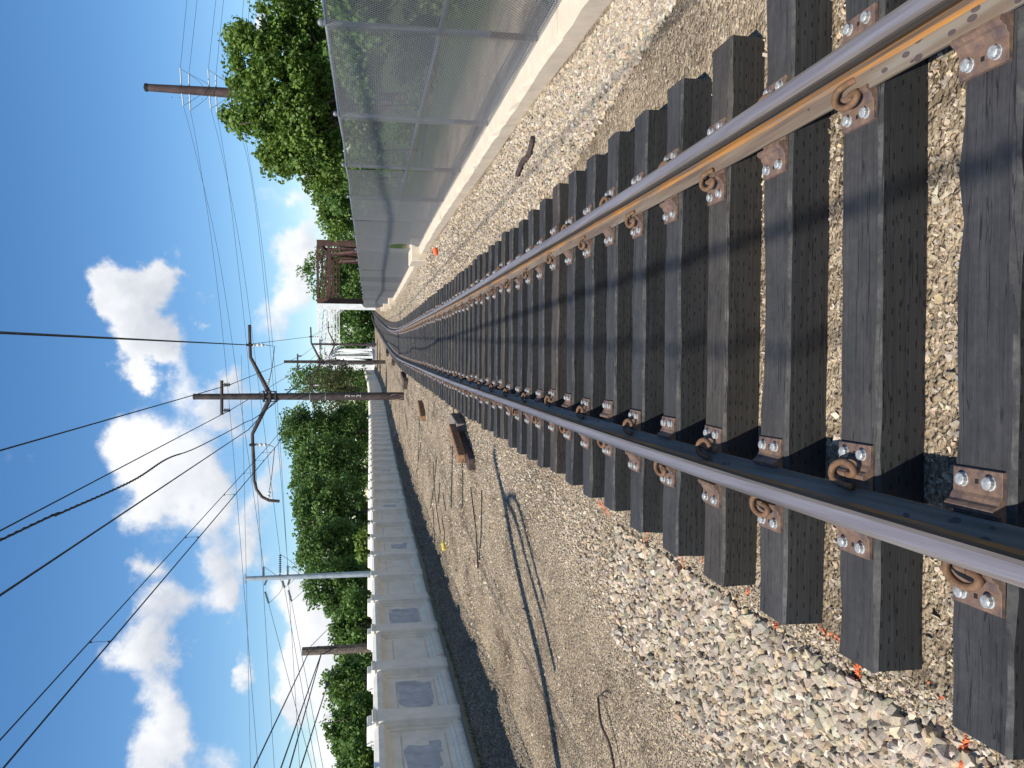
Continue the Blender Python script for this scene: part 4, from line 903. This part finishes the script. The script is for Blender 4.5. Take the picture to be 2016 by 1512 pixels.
# ------------------------------------------------------------------ things lying about
def rod(label, pts, r=.011, name='steel_rod', cat='rod', mat='black_iron', group='rods on the walkway'):
    P_ = [(x, d, float(ground_z(np.array(x), np.array(d))) + r + .012) for x, d in pts]; o = MB().tube(smooth_path(P_, 4) if len(P_) > 2 else P_, r, 6).build(name, mat); return tag(o, label, cat, group)
rod('thin black rod forming the left leg of the V nearest the viewer', [(-1.91, 14.87), (-2.6, 14.3), (-3.17, 13.85)])
rod('thin black rod forming the right leg of the V nearest the viewer', [(-1.77, 13.4), (-2.5, 13.6), (-3.14, 13.80)])
rod('straight black rod pointing away beyond the stacked timbers', [(-1.39, 15.91), (-2.5, 16.34)])
rod('longest black rod, bent slightly, lying past the stacked timbers', [(-.5, 18.0), (-1.4, 17.9), (-2.84, 18.58)], .012)
rod('black rod slanting to the wall, upper of a crossing pair', [(-2.05, 22.8), (-3.0, 23.7), (-3.76, 24.68)])
rod('black rod slanting to the wall, lower of a crossing pair', [(-2.31, 24.1), (-3.2, 22.9), (-3.95, 21.5)])
rod('black rod ending at the edge of the wall shadow', [(-3.61, 23.7), (-4.6, 22.9)])
rod('short bent hook of black wire near the wall shadow', [(-3.45, 20.9), (-3.7, 20.4), (-3.95, 20.5), (-4.1, 20.9)])
rod('short black rod lying alone in mid walkway', [(-2.61, 21.5), (-3.19, 21.8)])
rod('stubby black rod between the V and the crossing pair', [(-2.74, 20.5), (-3.09, 19.8)])
rod('far black rod beside the second timber', [(-.81, 29.5), (-2.87, 31.0)])
rod('far black rod close to the wall shadow edge', [(-2.09, 29.5), (-3.46, 32.0)])
rod('farthest black rod left of the near mast foot', [(-1.3, 43), (-2.2, 40.5)])
tw = empty('fallen_twig', (-2.80, 6.15, .01)); tag(tw, 'dark forked twig on the packed gravel at the lower left', 'twig')
MB().tube(smooth_path([(.22, .32, .01), (.10, .10, .05), (.0, -.08, .03), (-.18, -.28, .04), (-.42, -.42, .03), (-.62, -.75, .02)], 4), [.010] * 20 + [.006], 6).build('stem', 'timber_dark', tw); MB().tube([(.22, .32, .015), (.30, .16, .03), (.33, .02, .02)], .006, 5).build('side_branch', 'timber_dark', tw); MB().tube([(-.42, -.42, .03), (-.36, -.62, .04)], .006, 5).build('side_branch', 'timber_dark', tw)
rod('broken dark branch on the ballast between track and fence', [(2.55, 9.75), (2.62, 9.4), (2.60, 9.05), (2.72, 8.8)], .035, 'broken_branch', 'branch', 'timber_dark', None)
def timber(label, c, dims, rz, mat, zoff=0, tilt=0, name='timber_block', cat='timber', group='timbers beside the track'):
    o = MB().box((0, 0, dims[2] / 2), dims).build(name, mat, None, bevel=.012); o.location = (c[0], c[1], float(ground_z(np.array(c[0]), np.array(c[1]))) + zoff); o.rotation_euler = (tilt, 0, rz); return tag(o, label, cat, group)
timber('dark lower timber under the orange one in the near stack', (-1.20, 15.1), (.22, 2.0, .13), math.radians(-12), 'timber_dark')
timber('orange-brown sunlit timber lying on top of the near stack', (-1.10, 15.25), (.17, 1.7, .15), math.radians(-16), 'timber_orange', .133)
timber('grey timber beam lying beside the tie ends behind the orange one', (-.80, 16.4), (.22, 1.3, .18), math.radians(-7), 'timber_grey')
timber('single tan timber farther down the walkway', (-.90, 27.8), (.18, 1.6, .18), math.radians(-18), 'timber_orange')
timber('small dark timber stub beside the near mast foot', (.02, 39.5), (.2, .8, .2), math.radians(30), 'timber_dark')
timber('brown board leaning by the near mast foot', (.35, 41.5), (.22, 1.1, .22), math.radians(-20), 'timber_dark', 0, .1)
timber('small dark timber far beyond the near mast', (1.6, 60), (.3, 1.2, .25), math.radians(10), 'timber_dark')
timber('dark timber lying farthest off near the second mast', (3.0, 78), (.3, 1.5, .25), math.radians(-20), 'timber_dark')
cupo = MB().lathe([(.05, 0), (.055, .01), (.075, .18), (.078, .185), (.07, .186)], (0, 0, 0), (.9, -.2, .25), 12).build('plastic_cup', 'orange_plastic'); cupo.location = (3.36, 21.2, .14); tag(cupo, 'bright orange plastic cup lying on the ballast near the fence', 'cup')
yb = MB().lathe([(.05, 0), (.055, .01), (.055, .16), (.02, .21), (.02, .24)], (0, 0, 0), (.8, .5, .08), 12).build('plastic_bottle', 'yellow_plastic'); yb.location = (-4.05, 19.8, .07); tag(yb, 'yellow plastic bottle lying in mid walkway by the shadow edge', 'bottle')

# ------------------------------------------------------------------ trees
def leaf_cloud(centers, radii, n_per, size, mat, upbias=.35, flat=.85):
    """small leaf quads spread on and inside many little clumps"""
    centers = np.asarray(centers, float); radii = np.asarray(radii, float); m_ = len(centers)
    idx = np.repeat(np.arange(m_), n_per); n = len(idx)
    dirs = rng.normal(size=(n, 3)); dirs /= np.linalg.norm(dirs, axis=1, keepdims=True); rr = rng.random(n) ** .5
    P_ = centers[idx] + dirs * (radii[idx] * rr)[:, None] * np.array([1, 1, flat])
    nrm = dirs * .6 + rng.normal(size=(n, 3)) * .7 + np.array([0, 0, upbias]); nrm /= np.linalg.norm(nrm, axis=1, keepdims=True)
    t1 = np.cross(nrm, rng.normal(size=(n, 3))); t1 /= np.linalg.norm(t1, axis=1, keepdims=True) + 1e-9; t2 = np.cross(nrm, t1)
    s_ = size * rng.uniform(.6, 1.3, n)[:, None]
    V_ = np.stack([P_ - t1 * s_ * .6, P_ + t2 * s_ * .42 - nrm * s_ * .08, P_ + t1 * s_ * .6, P_ - t2 * s_ * .42 - nrm * s_ * .08], 1).reshape(-1, 3)
    F_ = np.arange(n * 4).reshape(-1, 4)
    cc = np.clip(np.repeat(rng.random(m_) * .55, n_per) + rng.random(n) * .45, 0, 1)
    return np_mesh('crown', V_, F_, mat, np.repeat(cc, 4))
def tree(name, label, base, H, lobes, mat, leaf=.16, clumps=110, n_per=70, clump_r=.55, group=None, trunk_r=.2, cat='tree'):
    """lobes: (x, y, z, rx, ry, rz) in metres from the base"""
    bz = float(ground_z(np.array(base[0]), np.array(base[1]))); root = empty(name, (base[0], base[1], bz)); tag(root, label, cat, group)
    cs_ = []; vol = np.array([l[3] * l[4] * l[5] for l in lobes]); vol = vol ** .8; cnt = np.maximum(6, (clumps * vol / vol.sum()).astype(int))
    for l, c_ in zip(lobes, cnt):
        dd = rng.normal(size=(c_, 3)); dd /= np.linalg.norm(dd, axis=1, keepdims=True); rr = rng.random(c_)[:, None] ** .28
        cs_.append(np.array(l[:3]) + dd * rr * np.array(l[3:6]))
    cs_ = np.concatenate(cs_); cs_[:, 2] = np.maximum(cs_[:, 2], .3)
    rad = clump_r * rng.uniform(.55, 1.35, len(cs_))
    link('crown', leaf_cloud(cs_, rad, n_per, leaf, mat), root)
    tb = MB(); tops = [Vector(l[:3]) for l in lobes]; mid = Vector((lobes[0][0] * .3, lobes[0][1] * .3, H * .32))
    tb.tube(smooth_path([(0, 0, -.3), mid * .5, mid, tops[0]], 4), [trunk_r * (1 - .75 * k / 12) for k in range(13)], 8)
    link('trunk', tb.mesh('trunk', 'bark', True), root)
    r = random.Random(int(base[0] * 10 + base[1])); lb = MB()
    for l in lobes:
        for k in range(3):
            e = Vector((l[0] + r.uniform(-.7, .7) * l[3], l[1] + r.uniform(-.7, .7) * l[4], l[2] + r.uniform(-.2, .8) * l[5])); s0 = mid.lerp(tops[0], r.uniform(0, .6)); q_ = s0.lerp(e, .5) + Vector((r.uniform(-.3, .3), r.uniform(-.3, .3), r.uniform(0, .4)))
            lb.tube(smooth_path([s0, q_, e], 3), [trunk_r * .4 * (1 - .8 * j / 6) for j in range(7)], 5)
    link('limb', lb.mesh('limb', 'bark', True), root); return root
def lobe_from(px_, py_, Y, rx, rz, base, ry=None):
    p = at_y(px_, py_, Y); bz = float(ground_z(np.array(base[0]), np.array(base[1]))); k = Y / F_PX
    return (p.x - base[0], p.y - base[1], p.z - bz, rx * k, ry or (rx * k * .9), rz * k)
def ptree(label, py_, Y, lobes, mat, leaf, clumps, n_per, cr_, group, name='leafy_tree', tr_=.22):
    p = at_y(726, py_, Y); base = (p.x, Y); ls = [lobe_from(v, y, Y + dy, rx, rz, base) for (v, y, rx, rz, dy) in lobes]; H = ls[0][2] + ls[0][5]
    return tree(name, label, base, H, ls, mat, leaf, clumps, n_per, cr_, group, tr_)
GL = 'trees behind the white wall'; GR = 'trees behind the fence'; GB = 'trees beyond the bridges'
# behind the fence
ptree('large bright green leafy tree rising above the fence on the right', 185, 31, [(560, 190, 95, 75, 0), (520, 215, 55, 62, -.6), (500, 95, 60, 45, .3), (560, 60, 70, 55, .4), (590, 270, 75, 50, -.4), (560, 300, 45, 42, .5), (462, 228, 20, 24, -.2), (472, 78, 22, 24, .2), (465, 152, 24, 26, 0), (545, 320, 30, 40, 0), (620, 260, 60, 50, 0), (620, 140, 90, 55, .6), (630, 20, 60, 40, .5), (630, 330, 55, 40, 0), (640, 200, 110, 40, 1.2)], 'leaf_bright', .14, 520, 105, .46, GR, tr_=.26)
ptree('rounded green tree behind the fence left of the rusty bridge', 425, 72, [(665, 405, 50, 44, 0), (645, 385, 36, 28, 1), (655, 440, 22, 30, -1), (715, 410, 60, 40, 1)], 'leaf_bright', .26, 120, 60, .8, GR)
ptree('lower green tree filling the gap beside the large leafy tree', 350, 60, [(672, 350, 50, 38, 0), (665, 385, 30, 30, 0)], 'leaf_mid', .22, 80, 60, .7, GR)
for k, (x, d, w, h) in enumerate(((8.5, 9, 1.8, 1.1), (10.5, 13, 2.4, 1.6), (9.5, 18, 2.2, 1.4), (12.5, 21, 2.6, 1.9), (10.2, 26, 2.4, 1.5), (7.8, 14, 1.3, .7), (14, 34, 3, 2.2), (12, 42, 3, 2.2))):
    tree('weedy_bush', ['nearest weedy bush seen through the fence', 'second weedy bush seen through the fence', 'third weedy bush through the fence, past the first posts', 'tall weedy bush under the large leafy tree', 'weedy bush behind the torn fence panel', 'smallest low weedy clump close behind the fence', 'weedy bush beyond the large leafy tree', 'farthest weedy bush behind the fence'][k], (x, d), h, [(0, 0, h * .45, w * .6, w * .6, h * .5), (w * .5, .3, h * .35, w * .4, w * .4, h * .4)], 'leaf_mid' if k % 2 else 'grass_blade', .11, 45, 55, .35, 'weedy bushes behind the fence', .04, 'bush')
for k, (py_, Yd, lab) in enumerate(((60, 24, 'thicket directly behind the nearest fence bay'), (200, 36, 'thicket under the large leafy tree behind the fence'), (290, 44, 'thicket behind the fence right of the rounded green tree'), (-60, 19, 'thicket at the right edge behind the nearest fence bay'))):
    ptree(lab, py_, Yd, [(690, py_ + 10, 90, 34, 0), (715, py_ - 50, 80, 30, .6), (720, py_ + 60, 70, 26, .4)], 'leaf_mid', .16, 130, 60, .45, 'thickets behind the fence', 'leafy_thicket', .07)
# behind the wall, from the mast leftwards
ptree('brown half-dead tree right behind the near mast', 775, 112, [(640, 770, 42, 44, 0), (670, 745, 34, 34, 2), (690, 790, 40, 30, -2)], 'leaf_brown', .24, 130, 44, .9, GL)
ptree('green tree behind the white bridge post, right of the near mast', 742, 125, [(615, 752, 34, 42, 0), (650, 745, 32, 40, 1), (690, 748, 30, 36, 1)], 'leaf_mid', .30, 100, 55, 1.1, GL)
ptree('tallest dark green tree immediately left of the near mast', 850, 84, [(610, 848, 52, 52, 0), (585, 840, 34, 30, -1), (650, 870, 62, 46, 0), (585, 875, 30, 26, 1), (690, 850, 60, 36, 1)], 'leaf_dark', .26, 230, 66, .85, GL)
ptree('bright low shrub at the foot of the tallest dark tree', 818, 92, [(700, 812, 24, 22, 0), (705, 835, 20, 16, 0)], 'leaf_lime', .22, 46, 60, .6, GL, 'leafy_shrub', .08)
ptree('dark green tree second from the near mast', 925, 68, [(630, 925, 60, 50, 0), (600, 940, 40, 26, 0), (680, 930, 66, 40, 1)], 'leaf_dark', .22, 190, 66, .72, GL)
ptree('broad dark green tree in the middle of the row behind the wall', 1005, 58, [(630, 1005, 62, 50, 0), (603, 1010, 40, 26, 0), (605, 970, 30, 22, .5), (685, 1005, 66, 38, .8)], 'leaf_dark', .20, 200, 68, .62, GL)
ptree('dark green tree just right of the galvanised pole', 1085, 52, [(640, 1085, 60, 50, 0), (612, 1090, 40, 24, 0), (690, 1085, 62, 34, .8)], 'leaf_dark', .18, 180, 68, .56, GL)
ptree('drooping dark green tree behind the galvanised pole', 1155, 49, [(645, 1150, 48, 46, 0), (665, 1185, 34, 34, 0), (695, 1155, 60, 30, .6), (700, 1205, 40, 24, .6)], 'leaf_dark', .17, 160, 66, .52, GL)
ptree('yellow-green bush peeping over the white wall', 1075, 40, [(716, 1055, 14, 9, 0), (714, 1085, 20, 10, 0)], 'leaf_lime', .15, 34, 50, .32, GL, 'leafy_shrub', .05)
ptree('mid green tree left of the galvanised pole', 1240, 37, [(690, 1238, 44, 34, 0), (672, 1250, 26, 20, 0), (705, 1205, 46, 30, .4), (690, 1285, 44, 40, .3)], 'leaf_mid', .14, 110, 66, .40, GL)
ptree('mid green tree left of the wooden pole with a forked top', 1345, 31, [(690, 1345, 48, 40, 0), (658, 1335, 22, 20, 0), (665, 1375, 18, 18, .2), (715, 1340, 60, 24, .4), (690, 1390, 40, 34, .3)], 'leaf_mid', .125, 140, 66, .36, GL)
ptree('bright green tree second from the left edge of the row', 1435, 29, [(690, 1432, 44, 40, 0), (662, 1425, 24, 22, 0), (712, 1430, 56, 24, .3), (690, 1475, 40, 34, .2)], 'leaf_mid', .115, 130, 66, .34, GL)
ptree('green tree at the left end of the row', 1500, 27, [(705, 1500, 40, 28, 0), (692, 1520, 40, 24, .2), (715, 1480, 40, 20, .2)], 'leaf_mid', .11, 110, 66, .32, GL)
ptree('green tree off the left end of the wall', 1580, 25, [(690, 1590, 70, 40, 0)], 'leaf_mid', .11, 90, 60, .4, GL)
# beyond the bridges
ptree('rounded tree top showing above the rusty bridge', 548, 215, [(640, 548, 58, 44, 0), (690, 545, 66, 50, 2)], 'leaf_mid', .62, 130, 60, 2.0, GB)
for k, (v, y, w, h, Yd, lab) in enumerate(((700, 640, 46, 44, 225, 'dark tree mass seen through the right half of the white bridge'), (705, 690, 40, 40, 232, 'dark tree mass seen through the left half of the white bridge'), (690, 510, 50, 46, 232, 'dark tree seen through the rusty bridge near its right post'), (690, 590, 46, 46, 240, 'dark tree seen through the rusty bridge near the white post'), (690, 735, 46, 46, 228, 'dark tree beside the left post of the white bridge'), (655, 735, 36, 40, 250, 'paler tree top behind the left post of the white bridge'), (690, 450, 46, 46, 240, 'distant tree beyond the right end of the rusty bridge'))):
    ptree(lab, y, Yd, [(v, y, w, h, 0), (v + 25, y - 15, w * .8, h * .7, 2)], 'leaf_dark' if k != 5 else 'leaf_mid', .66, 100, 55, 2.2, GB)
# weeds along the foot of the wall, counted by nobody
gn = 5200; D = rnd_d(gn, 5, 60, 1.6); X = wall_x(D) + .13 + rng.random(gn) * .05; Z = ground_z(X, D); Hh = rng.uniform(.03, .11, gn); aa = rng.uniform(-1, 1, (gn, 2)) * .04
V_ = np.stack([np.stack([X - .004, D, Z], 1), np.stack([X + .004, D + .004, Z], 1), np.stack([X + aa[:, 0], D + aa[:, 1], Z + Hh], 1)], 1).reshape(-1, 3)
gw = link('dry_weeds', np_mesh('dry_weeds', V_, np.arange(gn * 3).reshape(-1, 3), 'leaf_brown', np.repeat(rng.random(gn), 3))); tag(gw, 'fringe of dry weeds along the foot of the white wall', 'weeds', kind='stuff')

# far-off wood along the horizon, one mass
cs_ = []
for xa, xb, da, db, nn in ((-170, -8, 290, 320, 130), (40, 170, 250, 280, 120), (-400, -170, 290, 330, 50), (170, 400, 250, 300, 50), (-10, 60, 330, 350, 60)):
    for _ in range(nn): cs_.append((xa + (xb - xa) * random.random(), da + (db - da) * random.random(), random.uniform(-6, 5)))
fwm = leaf_cloud(np.array(cs_), np.array([random.uniform(3.0, 6.5) for _ in cs_]), 280, .8, 'leaf_mid')
tag(link('far_woods', fwm), 'distant green wood closing the horizon behind wall and fence', 'woods', kind='stuff')
